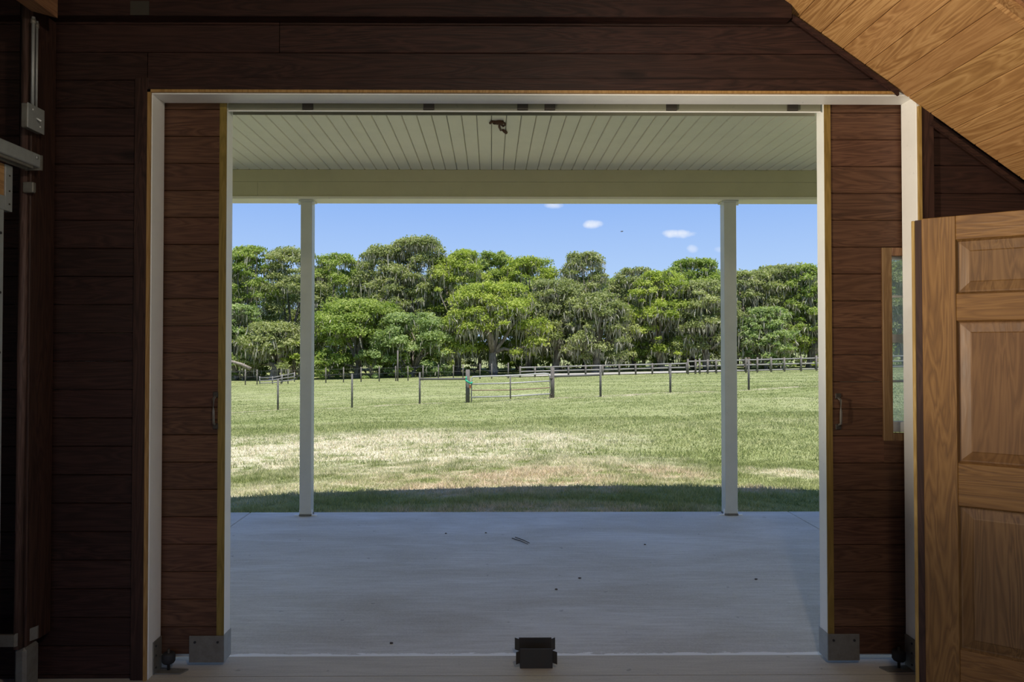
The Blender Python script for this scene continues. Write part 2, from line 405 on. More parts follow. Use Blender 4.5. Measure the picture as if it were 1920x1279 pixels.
_plank = {}
def plank(parent, mat, length, width, thick, loc, axis='X', rot=(0, 0, 0), name='plank', groove=0.004):
    """one board, V-grooved on its long edges; alike boards share their mesh. axis: run of the board; width runs along Z (axis X) or X (axis Y)"""
    key = (mat, round(length, 3), round(width, 4), round(thick, 4), axis)
    me = _plank.get(key)
    if me is None:
        w, t, g = width / 2, thick / 2, groove
        # profile: front (visible) side at -t
        prof = [(-w + g, -t), (w - g, -t), (w - g * 0.2, -t + g), (w - g * 0.2, t), (-w + g * 0.2, t), (-w + g * 0.2, -t + g)]
        bm = bmesh.new()
        def pt(p, s):
            return (s * length / 2, p[1], p[0]) if axis == 'X' else (p[0], s * length / 2, p[1])
        A = [bm.verts.new(pt(p, -1)) for p in prof]; B = [bm.verts.new(pt(p, 1)) for p in prof]
        bm.faces.new(A); bm.faces.new(B)
        for i in range(len(prof)):
            j = (i + 1) % len(prof); bm.faces.new((A[i], A[j], B[j], B[i]))
        me = bm_mesh(bm, name); _plank[key] = me
    o = link(name, me, mat, parent, Vector(loc) - parent.location, rot)
    return o

def arr_mesh(name, V, Fc, mat=None, attr=None, smooth=False):
    """fast mesh from numpy: V (n,3), Fc (m,k)"""
    me = bpy.data.meshes.new(name)
    V = np.asarray(V, dtype=np.float32); Fc = np.asarray(Fc, dtype=np.int32)
    m, k = Fc.shape
    me.vertices.add(len(V)); me.vertices.foreach_set('co', V.ravel())
    me.loops.add(m * k); me.loops.foreach_set('vertex_index', Fc.ravel())
    me.polygons.add(m); me.polygons.foreach_set('loop_start', np.arange(0, m * k, k, dtype=np.int32))
    if attr is not None:
        a = me.attributes.new('rnd', 'FLOAT', 'FACE'); a.data.foreach_set('value', np.asarray(attr, dtype=np.float32))
    me.update(calc_edges=True)
    if smooth: me.shade_smooth()
    if mat: me.materials.append(M[mat])
    return me

# ------------------------------------------------------------------ land
YS_, CS_, SS_ = [6.5, 13, 26, 62, 80, 130, 400], [-0.04, -0.16, -0.53, -1.45, -1.75, -2.0, -2.0], [0.0, 0.015, 0.044, 0.025, 0.02, 0.0, 0.0]
def ground_z(x, y):
    x = np.asarray(x, float); y = np.asarray(y, float)
    z = np.interp(y, YS_, CS_) + np.interp(y, YS_, SS_) * np.clip(x, -70, 70)
    fade = np.clip((14 - y) / 4, 0, 1)
    z = z - np.clip(0.008 * (x - 1.0) ** 2, 0, 0.18) * fade
    z = z + 0.02 * np.sin(x * 1.3 + y * 0.7) * np.clip((y - 7) / 4, 0, 1) * np.clip(1 - (y - 40) / 20, 0, 1)
    z = np.where(y < 6.5, -0.10 - 0.1 * np.clip((6.5 - y) * 5, 0, 1), z)
    return z
def gz(x, y): return float(ground_z(x, y))

xs = np.unique(np.concatenate([np.linspace(-260, -30, 18), np.linspace(-30, 30, 121), np.linspace(30, 260, 18)]))
ys = np.unique(np.concatenate([np.linspace(-120, 6.3, 24), [6.45, 6.495, 6.505], np.linspace(6.6, 30, 80), np.linspace(30, 110, 50), np.linspace(110, 420, 16)]))
X, Y = np.meshgrid(xs, ys)
V = np.stack([X, Y, ground_z(X, Y)], -1).reshape(-1, 3)
nx, ny = len(xs), len(ys)
ii, jj = np.meshgrid(np.arange(nx - 1), np.arange(ny - 1))
a = (jj * nx + ii).ravel()
o = link('ground', arr_mesh('ground', V, np.stack([a, a + 1, a + nx + 1, a + nx], -1), 'ground', None, True))
tag(o, kind='structure')

def grass_blades(name, y0, y1, dens, h, w, xpad, label, tip=0.5):
    halfL = lambda y: (921 - 100) / F_PX * y + xpad
    halfR = lambda y: (1760 - 921) / F_PX * y + xpad
    W = halfL(y1) + halfR(y1); N = int(dens * W * (y1 - y0))
    y = nrg.uniform(y0, y1, N); x = nrg.uniform(-halfL(y1), halfR(y1), N)
    keep = (x > -halfL(y)) & (x < halfR(y))
    x, y = x[keep], y[keep]; N = len(x)
    # clumped growth
    cl = 0.75 + 0.4 * np.sin(x * 7.1 + 2 * np.sin(y * 5.3)) * np.sin(y * 9.7 + 2 * np.sin(x * 4.1))
    hh = h * nrg.uniform(0.5, 1.35, N) * cl
    ww = w * nrg.uniform(0.6, 1.4, N)
    th = nrg.uniform(0, 2 * np.pi, N); ln = nrg.uniform(0.1, 1.0, N) * hh; la = nrg.uniform(0, 2 * np.pi, N)
    z = ground_z(x, y) - 0.005
    b = np.stack([x, y, z], -1); s = np.stack([np.cos(th), np.sin(th), np.zeros(N)], -1) * ww[:, None] / 2
    tipv = b + np.stack([np.cos(la) * ln, np.sin(la) * ln, hh], -1)
    V = np.stack([b - s, b + s, tipv], 1).reshape(-1, 3)
    Fc = np.arange(3 * N).reshape(-1, 3)
    o = link(name, arr_mesh(name, V, Fc, 'blade', nrg.uniform(0, 1, N)))
    return tag(o, label, 'grass', kind='stuff')
grass_blades('short_grass', 6.53, 10.2, 4200, 0.055, 0.009, 1.2, 'patchy short grass just beyond the porch slab, partly in shade')
grass_blades('mown_grass', 10.2, 17, 1100, 0.06, 0.016, 1.5, 'mown yard grass with straw-coloured worn patches')
grass_blades('yard_grass', 17, 30, 420, 0.035, 0.026, 2.0, 'pale green mown grass around the pipe gate and thin fence posts')
grass_blades('pasture_grass', 30, 72, 70, 0.032, 0.055, 3.0, 'pale green pasture grass between the gate and the far fences')

# ------------------------------------------------------------------ barn shell
YW, YO = 3.26, 3.37          # inner face of the siding, outer end of the jambs
XL, XR, ZH = -1.59, 2.01, 2.731   # clear opening
PW = 0.1325                  # siding board pitch
WX0, WX1 = -3.0, 2.75        # inner faces of side walls

fl = empty('floor', (0, 0, 0)); tag(fl, kind='structure')
box('floor_slab', 'concrete_in', -4.2, 4.6, -2.6, 3.277, -0.12, 0.0, fl)
box('threshold_slab', 'concrete_in', -4.2, 4.6, 3.283, 3.488, -0.12, 0.0, fl)
pf = empty('porch_floor', (0, 0, 0)); tag(pf, kind='structure')
for x0, x1 in ((-7.2, -2.245), (-2.237, 2.776), (2.784, 8.0)):
    box('porch_slab', 'concrete', x0, x1, 3.492, 6.50, -0.16, -0.004, pf, 0.004)

wf = empty('wall_front', (0, YW, 0)); tag(wf, kind='structure')
# siding boards left of the opening, over it and right of it
CAS_L, CAS_R, CAS_T = XL - 0.018 - 0.062, XR + 0.018 + 0.062, ZH + 0.018 + 0.058
z_ref = P(200, 150, YW).z      # a joint that runs level with the top of the casing
k0 = -int(z_ref / PW) - 1
rows = []
z = z_ref + k0 * PW
while z < 3.35:
    rows.append((max(z, 0.0), z + PW)); z += PW
for z0, z1 in rows:
    zc, wd = (z0 + z1) / 2, z1 - z0
    if wd < 0.009: continue
    if z1 <= CAS_T + 0.02:
        plank(wf, 'wall_wood', CAS_L + 0.012 - WX0, wd, 0.02, ((WX0 + CAS_L + 0.012) / 2, YW + 0.01, zc))
        plank(wf, 'wall_wood', WX1 - CAS_R + 0.012, wd, 0.02, ((WX1 + CAS_R - 0.012) / 2, YW + 0.01, zc))
    else:
        # butt joints fall at different places
        xb = {0: -1.63, 1: 3.0}[0] if False else (-1.62 if z1 < CAS_T + 0.2 else -1.0)
        plank(wf, 'wall_wood', xb - WX0 - 0.002, wd, 0.02, ((WX0 + xb - 0.002) / 2, YW + 0.01, zc))
        plank(wf, 'wall_wood', WX1 - xb - 0.002, wd, 0.02, ((WX1 + xb + 0.002) / 2, YW + 0.01, zc))
# solid wall behind the boards, outside skin included
bm = bmesh.new()
add_box(bm, -4.2, XL - 0.022, YW + 0.021, YO - 0.001, -0.1, 3.6)
add_box(bm, XR + 0.022, 4.6, YW + 0.021, YO - 0.001, -0.1, 3.6)
add_box(bm, XL - 0.022, XR + 0.022, YW + 0.021, YO - 0.001, ZH + 0.022, 3.6)
o = link('wall_core', bm_mesh(bm, 'wall_core'), 'vinyl', wf, (0, -YW, 0))
# dark casing
t1 = empty('trim_1', (0, YW, 0)); tag(t1, kind='structure')
box('casing_upright', 'wall_wood_z', CAS_L, XL - 0.018, YW - 0.018, YW + 0.001, 0.0, CAS_T, t1, 0.002)
box('casing_upright', 'wall_wood_z', XR + 0.018, CAS_R, YW - 0.018, YW + 0.001, 0.0, 2.70, t1, 0.002)
box('casing_head', 'wall_wood', XL - 0.018, XR - 0.14, YW - 0.018, YW + 0.001, ZH + 0.018, CAS_T, t1, 0.002)
# jamb boards: white faces with a raw ochre edge towards the room
t2 = empty('trim_2', (0, YW, 0)); tag(t2, kind='structure')
box('jamb_side', 'white', XL - 0.02, XL, YW - 0.010, YO, 0.0, ZH, t2, 0.0015)
box('jamb_side', 'white', XR, XR + 0.02, YW - 0.010, YO, 0.0, ZH, t2, 0.0015)
box('jamb_head', 'white', XL - 0.02, XR + 0.02, YW - 0.010, YO, ZH, ZH + 0.02, t2, 0.0015)
t3 = empty('trim_3', (0, YW, 0)); tag(t3, kind='structure')
box('edge_strip', 'ochre', XL - 0.018, XL - 0.004, YW - 0.024, YW - 0.011, 0.0, ZH + 0.018, t3)
box('edge_strip', 'ochre', XR + 0.004, XR + 0.018, YW - 0.024, YW - 0.011, 0.0, 2.68, t3)
box('edge_strip_head', 'ochre', XL - 0.018, XR - 0.1, YW - 0.024, YW - 0.011, ZH + 0.006, ZH + 0.018, t3)
# ledger beam across the top of the wall
t4 = empty('trim_4', (0, YW, 0)); tag(t4, kind='structure')
box('ledger', 'wall_wood', WX0, 1.40, 3.19, YW - 0.001, 3.075, 3.30, t4, 0.003)
box('ledger_plate', 'dark_steel', P(245, 30, 3.19).x, P(280, 30, 3.19).x, 3.186, 3.19, 3.075, 3.14, t4)

# side walls, rear wall with its wide open doorway behind the camera, ceiling, roof
wl_ = empty('wall_left', (WX0, 0, 0)); tag(wl_, kind='structure')
wr_ = empty('wall_right', (WX1, 0, 0)); tag(wr_, kind='structure')
for z0, z1 in rows:
    if z1 - z0 < 0.009: continue
    for par, x, r in ((wl_, WX0 - 0.01, math.pi / 2), (wr_, WX1 + 0.01, -math.pi / 2)):
        plank(par, 'wall_wood', 5.82, z1 - z0, 0.02, (x, 0.33, (z0 + z1) / 2), 'X', (0, 0, r))
box('wall_core', 'vinyl', -3.15, -3.021, -2.6, 3.27, -0.1, 3.6, wl_)
box('wall_core', 'vinyl', 2.771, 2.9, -2.6, 3.27, -0.1, 3.6, wr_)
wb = empty('wall_back', (0, -2.6, 0)); tag(wb, kind='structure')
box('wall_header', 'wall_wood', -3.15, 2.9, -2.72, -2.6, 3.05, 3.6, wb)
box('wall_jamb', 'wall_wood_z', -3.15, -2.9, -2.72, -2.6, -0.1, 3.05, wb)
box('wall_jamb', 'wall_wood_z', 2.65, 2.9, -2.72, -2.6, -0.1, 3.05, wb)
ce = empty('ceiling', (0, 0, 3.31)); tag(ce, kind='structure')
for i in range(54):
    y = -2.53 + i * PW
    if y > 3.2: break
    o = plank(ce, 'wall_wood', 5.75, PW, 0.02, ((WX0 + WX1) / 2, y, 3.325), 'X', (-math.pi / 2, 0, 0))
ap = box('added_bounce_apron', 'concrete_in', -6, 6, -12, -2.61, -0.12, -0.01); tag(ap, kind='structure')  # unseen pale apron, added to bounce sunlight into the barn
rf = empty('roof', (0, 0, 3.6)); tag(rf, kind='structure')
box('roof_deck', 'vinyl', -4.8, 5.2, -2.75, 3.30, 3.61, 3.72, rf)
prism('porch_roof', 'vinyl', [(3.30, 3.61), (6.86, 3.22), (6.86, 3.34), (3.30, 3.73)], 'X', -7.4, 8.2, rf)

# ------------------------------------------------------------------ porch: ceiling boards, beam, posts
ZC = P(921, 318.6, 6.30).z
pc = empty('ceiling_porch', (0, 0, ZC)); tag(pc, kind='structure')
BW = 21.63 * 6.30 / F_PX
xb0 = P(921.5, 318.6, 6.30).x
for k in range(-44, 50):
    plank(pc, 'vinyl', 2.90, BW, 0.015, (xb0 + (k + 0.5) * BW, 4.845, ZC + 0.0075), 'Y', (0, 0, 0), 'ceiling_board', 0.007)
box('ceiling_backing', 'black_joint', -7.2, 8.0, 3.38, 6.30, ZC + 0.016, ZC + 0.03, pc)
ZB = P(921, 372, 6.30).z
t5 = empty('trim_5', (0, 6.3, ZB)); tag(t5, kind='structure')
ZM = P(921, 341.5, 6.30).z
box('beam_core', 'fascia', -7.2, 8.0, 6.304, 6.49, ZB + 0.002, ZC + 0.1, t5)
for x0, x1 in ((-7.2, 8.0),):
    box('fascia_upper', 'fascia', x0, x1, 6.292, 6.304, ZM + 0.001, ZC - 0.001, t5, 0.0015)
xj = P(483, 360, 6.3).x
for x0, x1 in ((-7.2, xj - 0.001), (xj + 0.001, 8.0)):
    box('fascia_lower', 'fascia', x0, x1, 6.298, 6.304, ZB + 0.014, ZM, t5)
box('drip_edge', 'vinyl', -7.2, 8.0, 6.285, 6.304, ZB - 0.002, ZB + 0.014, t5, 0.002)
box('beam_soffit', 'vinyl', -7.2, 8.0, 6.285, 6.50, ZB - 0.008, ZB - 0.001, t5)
xp = [(P(562.5, 660, 6.345).x, P(584, 660, 6.345).x, 'cream porch post at left, two small white clips at its foot'),
      (P(1359, 660, 6.345).x, P(1382, 660, 6.345).x, 'cream porch post at right, beside the paddock fence view')]
for (x0, x1, lab) in xp:
    pp = empty('porch_post', ((x0 + x1) / 2, 6.40, 0)); tag(pp, lab, 'post', 'porch posts')
    box('shaft', 'post_white', x0, x1, 6.345, 6.345 + (x1 - x0), 0.012, ZB - 0.02, pp, 0.004)
    box('base_plate', 'dull_steel', x0 - 0.004, x1 + 0.004, 6.341, 6.349 + (x1 - x0), -0.004, 0.012, pp, 0.002)
    box('cap', 'post_white', x0 - 0.018, x1 + 0.018, 6.33, 6.36 + (x1 - x0), ZB - 0.022, ZB - 0.008, pp, 0.004)
    for s, xe in ((-1, x0), (1, x1)):
        bm = bmesh.new()
        add_box(bm, min(xe, xe + s * 0.05), max(xe, xe + s * 0.05), 6.36, 6.385, -0.004, 0.004)
        add_box(bm, min(xe, xe + s * 0.006), max(xe, xe + s * 0.006), 6.36, 6.385, 0.004, 0.05)
        link('base_clip', bm_mesh(bm), 'white', pp, -pp.location)
    for s, xe in ((-1, x0), (1, x1)):
        bm = bmesh.new()
        add_box(bm, min(xe, xe + s * 0.022), max(xe, xe + s * 0.022), 6.35, 6.36, ZB - 0.05, ZB - 0.022)
        link('cap_clip', bm_mesh(bm), 'white', pp, -pp.location)

# mud nest under the porch ceiling
c0 = P(921, 227, 5.0); d_ = ray(935, 235); tt = (ZC - CAM_Z) / d_.z; nest = Vector((d_.x * tt, d_.y * tt, ZC))
ne = empty('mud_nest', nest); tag(ne, 'crumbled reddish-brown mud wasp nest stuck to the porch ceiling', 'nest')
def nestpt(px, py):
    d = ray(px, py); t = (ZC - CAM_Z) / d.z
    return Vector((d.x * t, d.y * t, ZC))
for pts, rr in (([(919, 229), (923, 226), (930, 227)], 0.012), ([(924, 230), (929, 231)], 0.008), ([(931, 227), (936, 226), (943, 227)], 0.020),
                ([(936, 230), (936, 236), (939, 243)], 0.010), ([(938, 231), (943, 236), (947, 233), (946, 229)], 0.008), ([(943, 242), (946, 245), (949, 247)], 0.012)):
    pp_ = [nestpt(*p) - Vector((0, 0, rr * 0.6)) for p in pts]
    tube('mud_cell', 'mud', pp_, [rr * rng.uniform(0.7, 1.1) for _ in pp_], ne, 7)

# ------------------------------------------------------------------ sliding door leaves, track, guides
LY0, LY1 = 3.385, 3.465
def leaf(name, xin, xout, sgn):
    """sgn=+1: inner (meeting) edge at its right side"""
    e = empty(name, (xin, LY0, 0)); tag(e, kind='structure')
    ST = 0.034 if sgn > 0 else 0.030
    x_st = xin - sgn * ST
    lo, hi = sorted((xout, x_st))
    win = None
    if sgn < 0:
        win = (P(1656, 640, LY0).x, P(1656, 640, LY0).x + 0.70, P(1690, 825, LY0).z, P(1690, 466, LY0).z)
    z = P(360, 1176, LY0).z if sgn > 0 else P(1620, 1176, LY0).z
    z -= PW
    first = True
    while z < 2.80:
        z0, z1 = max(z, 0.035), min(z + PW, 2.80)
        z += PW
        if z1 - z0 < 0.03: continue
        segs = [(lo, hi, z0, z1)]
        if win and z1 > win[2] and z0 < win[3]:
            segs = [(lo, win[0], z0, z1), (win[1], hi, z0, z1)]
            if z0 < win[2]: segs.append((win[0], win[1], z0, win[2]))
            if z1 > win[3]: segs.append((win[0], win[1], win[3], z1))
        for a, b, c1, d1 in segs:
            if d1 - c1 > 0.015: plank(e, 'leaf_wood', b - a, d1 - c1, 0.02, ((a + b) / 2, LY0 + 0.012, (c1 + d1) / 2))
    s0, s1 = sorted((xin, x_st))
    box('edge_stile', 'ochre_deep', s0, s1, LY0 - 0.004, LY0 + 0.002, 0.03, 2.80, e, 0.0)
    w0, w1 = sorted((xin, xin - sgn * 0.029))
    box('door_edge', 'white', w0, w1, LY0 + 0.0022, LY1, 0.03, 2.80, e, 0.002)
    bm = bmesh.new()
    l2, h2 = sorted((xout, xin - sgn * 0.036))
    if win:
        add_box(bm, l2, win[0], LY0 + 0.024, LY1, 0.035, 2.80); add_box(bm, win[1], h2, LY0 + 0.024, LY1, 0.035, 2.80)
        add_box(bm, win[0], win[1], LY0 + 0.024, LY1, 0.035, win[2]); add_box(bm, win[0], win[1], LY0 + 0.024, LY1, win[3], 2.80)
    else: add_box(bm, l2, h2, LY0 + 0.024, LY1, 0.035, 2.80)
    link('door_core', bm_mesh(bm), 'vinyl', e, -e.location)
    # corner shoe plate
    xa, xb = (356, 416) if sgn > 0 else (1553, 1610)
    x0, x1 = P(xa, 1210, LY0).x, P(xb, 1210, LY0).x
    if sgn > 0: x1 = xin + 0.003
    else: x0 = xin - 0.003
    zt = P(390, 1191, LY0).z
    pl = box('shoe_plate', 'dull_steel', x0, x1, LY0 - 0.010, LY0 - 0.0045, 0.022, zt, e, 0.0015)
    ed0, ed1 = sorted((xin + sgn * 0.0005, xin + sgn * 0.004))
    box('shoe_edge', 'steel', ed0, ed1, LY0 - 0.0045, LY1 + 0.004, 0.022, zt, e)
    for fx in (0.17, 0.83):
        bm = bmesh.new(); c_ = Vector((x0 + (x1 - x0) * fx, LY0 - 0.010, zt - 0.03))
        add_tube(bm, [Vector((0, 0, 0)), Vector((0, -0.003, 0))], 0.006, 8)
        s = link('bolt', bm_mesh(bm), 'black_rubber', pl); s.location = c_ - (pl.location + e.location)
    # pull handle
    hx = (405 if sgn > 0 else 1571)
    hp0, hp1 = P(hx, 742, LY0), P(hx, 797, LY0)
    if sgn < 0: hp0, hp1 = P(hx, 745, LY0), P(hx, 798, LY0)
    h = tube('pull_handle', 'dull_steel', [(hp0.x, LY0, hp0.z), (hp0.x, LY0 - 0.028, hp0.z - 0.012), (hp0.x, LY0 - 0.030, (hp0.z + hp1.z) / 2), (hp0.x, LY0 - 0.028, hp1.z + 0.012), (hp0.x, LY0, hp1.z)], 0.006, e, 8)
    for zz in (hp0.z + 0.006, hp1.z - 0.006):
        q = box('handle_foot', 'dark_steel', hp0.x - 0.014, hp0.x + 0.014, LY0 - 0.006, LY0 + 0.001, zz - 0.014, zz + 0.014, e, 0.003)
        q.parent = h; q.location = q.location + e.location - (h.location + e.location)
    if win:
        x0, x1, z0, z1 = win
        cw = P(1672, 640, LY0).x - x0
        for nm, a, b, c1, d1 in (('window_casing', x0 - 0.004, x0 + cw, z0 - 0.004, z1 + 0.004), ('window_casing', x1 - cw, x1 + 0.004, z0 - 0.004, z1 + 0.004)):
            box(nm, 'ochre_dark', a, b, LY0 - 0.008, LY0 + 0.024, c1, d1, e, 0.002)
        zt_, zb_ = P(1690, 480, LY0).z, P(1690, 812, LY0).z
        box('window_casing', 'ochre_dark', x0 + cw, x1 - cw, LY0 - 0.008, LY0 + 0.024, zt_, z1 + 0.004, e, 0.002)
        box('window_casing', 'ochre_dark', x0 + cw, x1 - cw, LY0 - 0.008, LY0 + 0.024, z0 - 0.004, zb_, e, 0.002)
        gx0, gx1 = x0 + cw, x1 - cw
        ys0, ys1 = LY0 + 0.028, LY0 + 0.055
        zz = lambda py: P(1690, py, LY0 + 0.03).z
        wfz = box('window_sash', 'white', gx0, gx1, ys0, ys1, zz(487), zt_ + 0.01, e)
        box('window_sill', 'white', gx0, gx1, ys0 - 0.012, ys1, zb_ + 0.002, zz(790), e, 0.003)
        box('window_sash', 'white', gx0, gx1, ys0, ys1, zz(643), zz(627), e, 0.002)
        for a, b in ((558, 554), (717, 713)):
            box('muntin', 'white', gx0, gx1, ys0 + 0.004, ys1 - 0.006, zz(a), zz(b), e)
        for xv in (gx0 + 0.31,):
            box('muntin', 'white', xv - 0.006, xv + 0.006, ys0 + 0.004, ys1 - 0.006, zz(790), zz(487), e)
        for a, b in ((558, 487), (627, 558), (717, 643), (790, 717)):
            box('pane', 'glass', gx0, gx1, ys0 + 0.012, ys0 + 0.016, zz(a), zz(b), e)
    return e
M['ochre_deep'] = wood('door_edge_wood', (0.14, 0.088, 0.016), (0.22, 0.145, 0.030), (0.29, 0.19, 0.05), 'Z', 0.5, 0.04, 1.0, False)
M['ochre_dark'] = wood('window_casing_wood', (0.12, 0.06, 0.025), (0.19, 0.10, 0.045), (0.26, 0.15, 0.07), 'Z', 0.5, 0.06, 1.0, False)
leaf('door_1', P(423, 640, LY0).x, -3.1, 1)
leaf('door_2', P(1548, 640, LY0).x, 3.42, -1)

tr = empty('door_track', (0.2, 3.42, 2.72)); tag(tr, 'long dark steel sliding-door track above the opening, seen under the head jamb', 'track')
zt0, zt1 = P(921, 208.5, 3.395).z, P(921, 190, 3.395).z + 0.06
bm = bmesh.new()
add_box(bm, -1.29, 1.626, 3.395, 3.40, zt0, zt1); add_box(bm, -1.29, 1.626, 3.455, 3.46, zt0, zt1); add_box(bm, -1.29, 1.626, 3.395, 3.46, zt1 - 0.004, zt1)
link('rail', bm_mesh(bm), 'track_paint', tr, -tr.location)
box('rail_lip', 'white', -1.29, 1.626, 3.391, 3.399, zt0 - 0.004, zt0 + 0.001, tr)
for px in (577, 804, 980, 1031, 1259, 1486):
    a, b = P(px - 10, 200, 3.39).x, P(px + 10, 200, 3.39).x
    k_ = box('track_bracket', 'dark_steel', a, b, 3.386, 3.394, zt0 + 0.004, zt1, tr, 0.001)

# centre floor guide
gx0, gx1 = P(975, 1240, 3.355).x, P(1036, 1240, 3.355).x
fg = empty('floor_guide', ((gx0 + gx1) / 2, 3.42, 0)); tag(fg, 'black steel door guide channel bolted to the threshold, centre foreground', 'guide')
zf = P(1005, 1217, 3.35).z
box('front_plate', 'dark_steel', gx0, gx1, 3.350, 3.355, 0.0, zf, fg, 0.001)
rx0, rx1 = P(973, 1197, 3.478).x, P(1034, 1197, 3.478).x
box('rear_plate', 'dark_steel', rx0, rx1, 3.476, 3.481, 0.0, P(1005, 1196, 3.476).z, fg, 0.001)
box('base_plate', 'dark_steel', gx0, gx1, 3.355, 3.476, 0.0, 0.004, fg)
for yy, sy, xa, xb in ((3.352, -1, gx0, gx1), (3.479, 1, rx0, rx1)):
    for s, xe in ((-1, xa), (1, xb)):
        # flared lead-in flaps
        poly = [(xe, yy), (xe + s * 0.020, yy + sy * 0.018), (xe + s * 0.020, yy + sy * 0.022), (xe, yy + sy * 0.004)]
        prism('lead_in_flap', 'dark_steel', poly, 'Z', 0.028, zf - 0.008, fg)
# stay rollers at both jambs
for name, sgn, xj_, lab in (('stay_roller', 1, XL, 'black stay roller on a steel angle at the foot of the left jamb'), ('stay_roller', -1, XR, 'black stay roller in shadow at the foot of the right jamb')):
    e = empty(name, (xj_, 3.33, 0)); tag(e, lab, 'roller')
    x0, x1 = sorted((xj_ + sgn * 0.0005, xj_ + sgn * 0.006))
    pl = box('jamb_plate', 'dull_steel', x0, x1, 3.29, 3.37, 0.004, 0.155, e, 0.001)
    x0, x1 = sorted((xj_ + sgn * 0.006, xj_ + sgn * 0.125))
    prism('foot_plate', 'dull_steel', [(xj_ + sgn * 0.006, 3.30), (xj_ + sgn * 0.125, 3.30), (xj_ + sgn * 0.145, 3.345), (xj_ + sgn * 0.006, 3.36)], 'Z', 0.0005, 0.007, e)
    tube('axle', 'dark_steel', [(xj_ + sgn * 0.055, 3.335, 0.007), (xj_ + sgn * 0.055, 3.335, 0.105)], 0.007, e, 8)
    tube('wheel', 'black_rubber', [(xj_ + sgn * 0.055, 3.335, 0.040), (xj_ + sgn * 0.055, 3.335, 0.048), (xj_ + sgn * 0.055, 3.335, 0.080), (xj_ + sgn * 0.055, 3.335, 0.088)], [0.024, 0.03, 0.03, 0.024], e, 14)
    for zz in (0.03, 0.085, 0.13):
        q = tube('bolt', 'black_rubber', [(xj_ + sgn * 0.006, 3.31, zz), (xj_ + sgn * 0.009, 3.31, zz)], 0.005, e, 8)

# ------------------------------------------------------------------ underside of the stairs (upper right)
ZS0 = P(1480, 28, YW).z; XS0 = P(1480, 28, YW).x; SLOPE = 0.72
ang = math.atan(SLOPE)
def soff(x): return ZS0 - SLOPE * (x - XS0)
st = empty('stair_soffit', (XS0, 2.88, ZS0)); tag(st, 'sloping boarded underside of a staircase, golden pine, upper right corner', 'staircase')
XPW = 0.1042
xs_ref = 1.971
k = -7
for k in range(-7, 11):
    xc = xs_ref + (k + 0.5) * XPW
    if xc < XS0 - 0.12 or xc > 2.66: continue
    nrm = Vector((math.sin(ang), 0, math.cos(ang)))
    c_ = Vector((xc, 2.875, soff(xc))) + nrm * 0.008
    plank(st, 'pine_y', 0.735, XPW / math.cos(ang), 0.016, c_, 'Y', (0, ang, 0), 'soffit_board', 0.004)
# stringer along the open side with its trim, and a dark moulding on the wall
def sloped(name, mat, y0, y1, lo, hi, x0, x1, parent):
    poly = [(x0, soff(x0) + lo), (x1, soff(x1) + lo), (x1, soff(x1) + hi), (x0, soff(x0) + hi)]
    return prism(name, mat, poly, 'Y', y0, y1, parent)
sloped('stringer_trim', 'pine_y', 2.485, 2.507, -0.02, 0.03, XS0 - 0.1, 2.70, st)
sloped('stringer', 'joist', 2.47, 2.505, 0.031, 0.26, XS0 + 0.1, 2.70, st)
sloped('wall_moulding', 'wall_wood', 3.226, 3.2415, -0.034, -0.010, XS0, P(1690, 180, YW).x - 0.03, st)
sloped('wall_moulding', 'wall_wood', 3.226, 3.2415, -0.060, -0.036, CAS_R - 0.02, 2.72, st)

# ------------------------------------------------------------------ six-panel door standing open at right
DL = P(1722, 648, 2.64); d_dir = Vector((0.826, -0.563, 0)).normalized()
dang = math.atan2(d_dir.y, d_dir.x)
d3 = empty('door_3', (DL.x, 2.64, 0), (0, 0, dang)); tag(d3, kind='structure')
DW, DH, DT = 0.914, 2.035, 0.036
def dbox(name, mat, x0, x1, z0, z1, y0=0.0, y1=DT, bev=0.002, parent=d3):
    bm = bmesh.new(); cx, cz, cy = (x0 + x1) / 2, (z0 + z1) / 2, (y0 + y1) / 2
    add_box(bm, x0 - cx, x1 - cx, y0 - cy, y1 - cy, z0 - cz, z1 - cz, bev)
    return link(name, bm_mesh(bm), mat, parent, (cx, cy, cz))
SW = 0.122
px0, px1, px2, px3 = SW, (DW - 0.115) / 2, (DW + 0.115) / 2, DW - SW
dbox('stile', 'oak_z', 0.014, SW, 0.01, DH); dbox('stile', 'oak_z', DW - SW, DW, 0.01, DH); dbox('mullion', 'oak_z', px1, px2, 0.01, DH)
zr = [0.01, 0.425, 0.945, 1.105, 1.635, 1.745, 1.945, DH]
zcol = lambda py: P(1778, py, 2.60).z
zr[1], zr[2], zr[3], zr[4], zr[5], zr[6] = zcol(1213), zcol(945), zcol(866), zcol(602), zcol(552), zcol(452)
for a, b in ((zr[0], zr[1]), (zr[2], zr[3]), (zr[4], zr[5]), (zr[6], zr[7])):
    dbox('rail', 'oak_x', px0, px1, a, b, 0.0005); dbox('rail', 'oak_x', px2, px3, a, b, 0.0005)
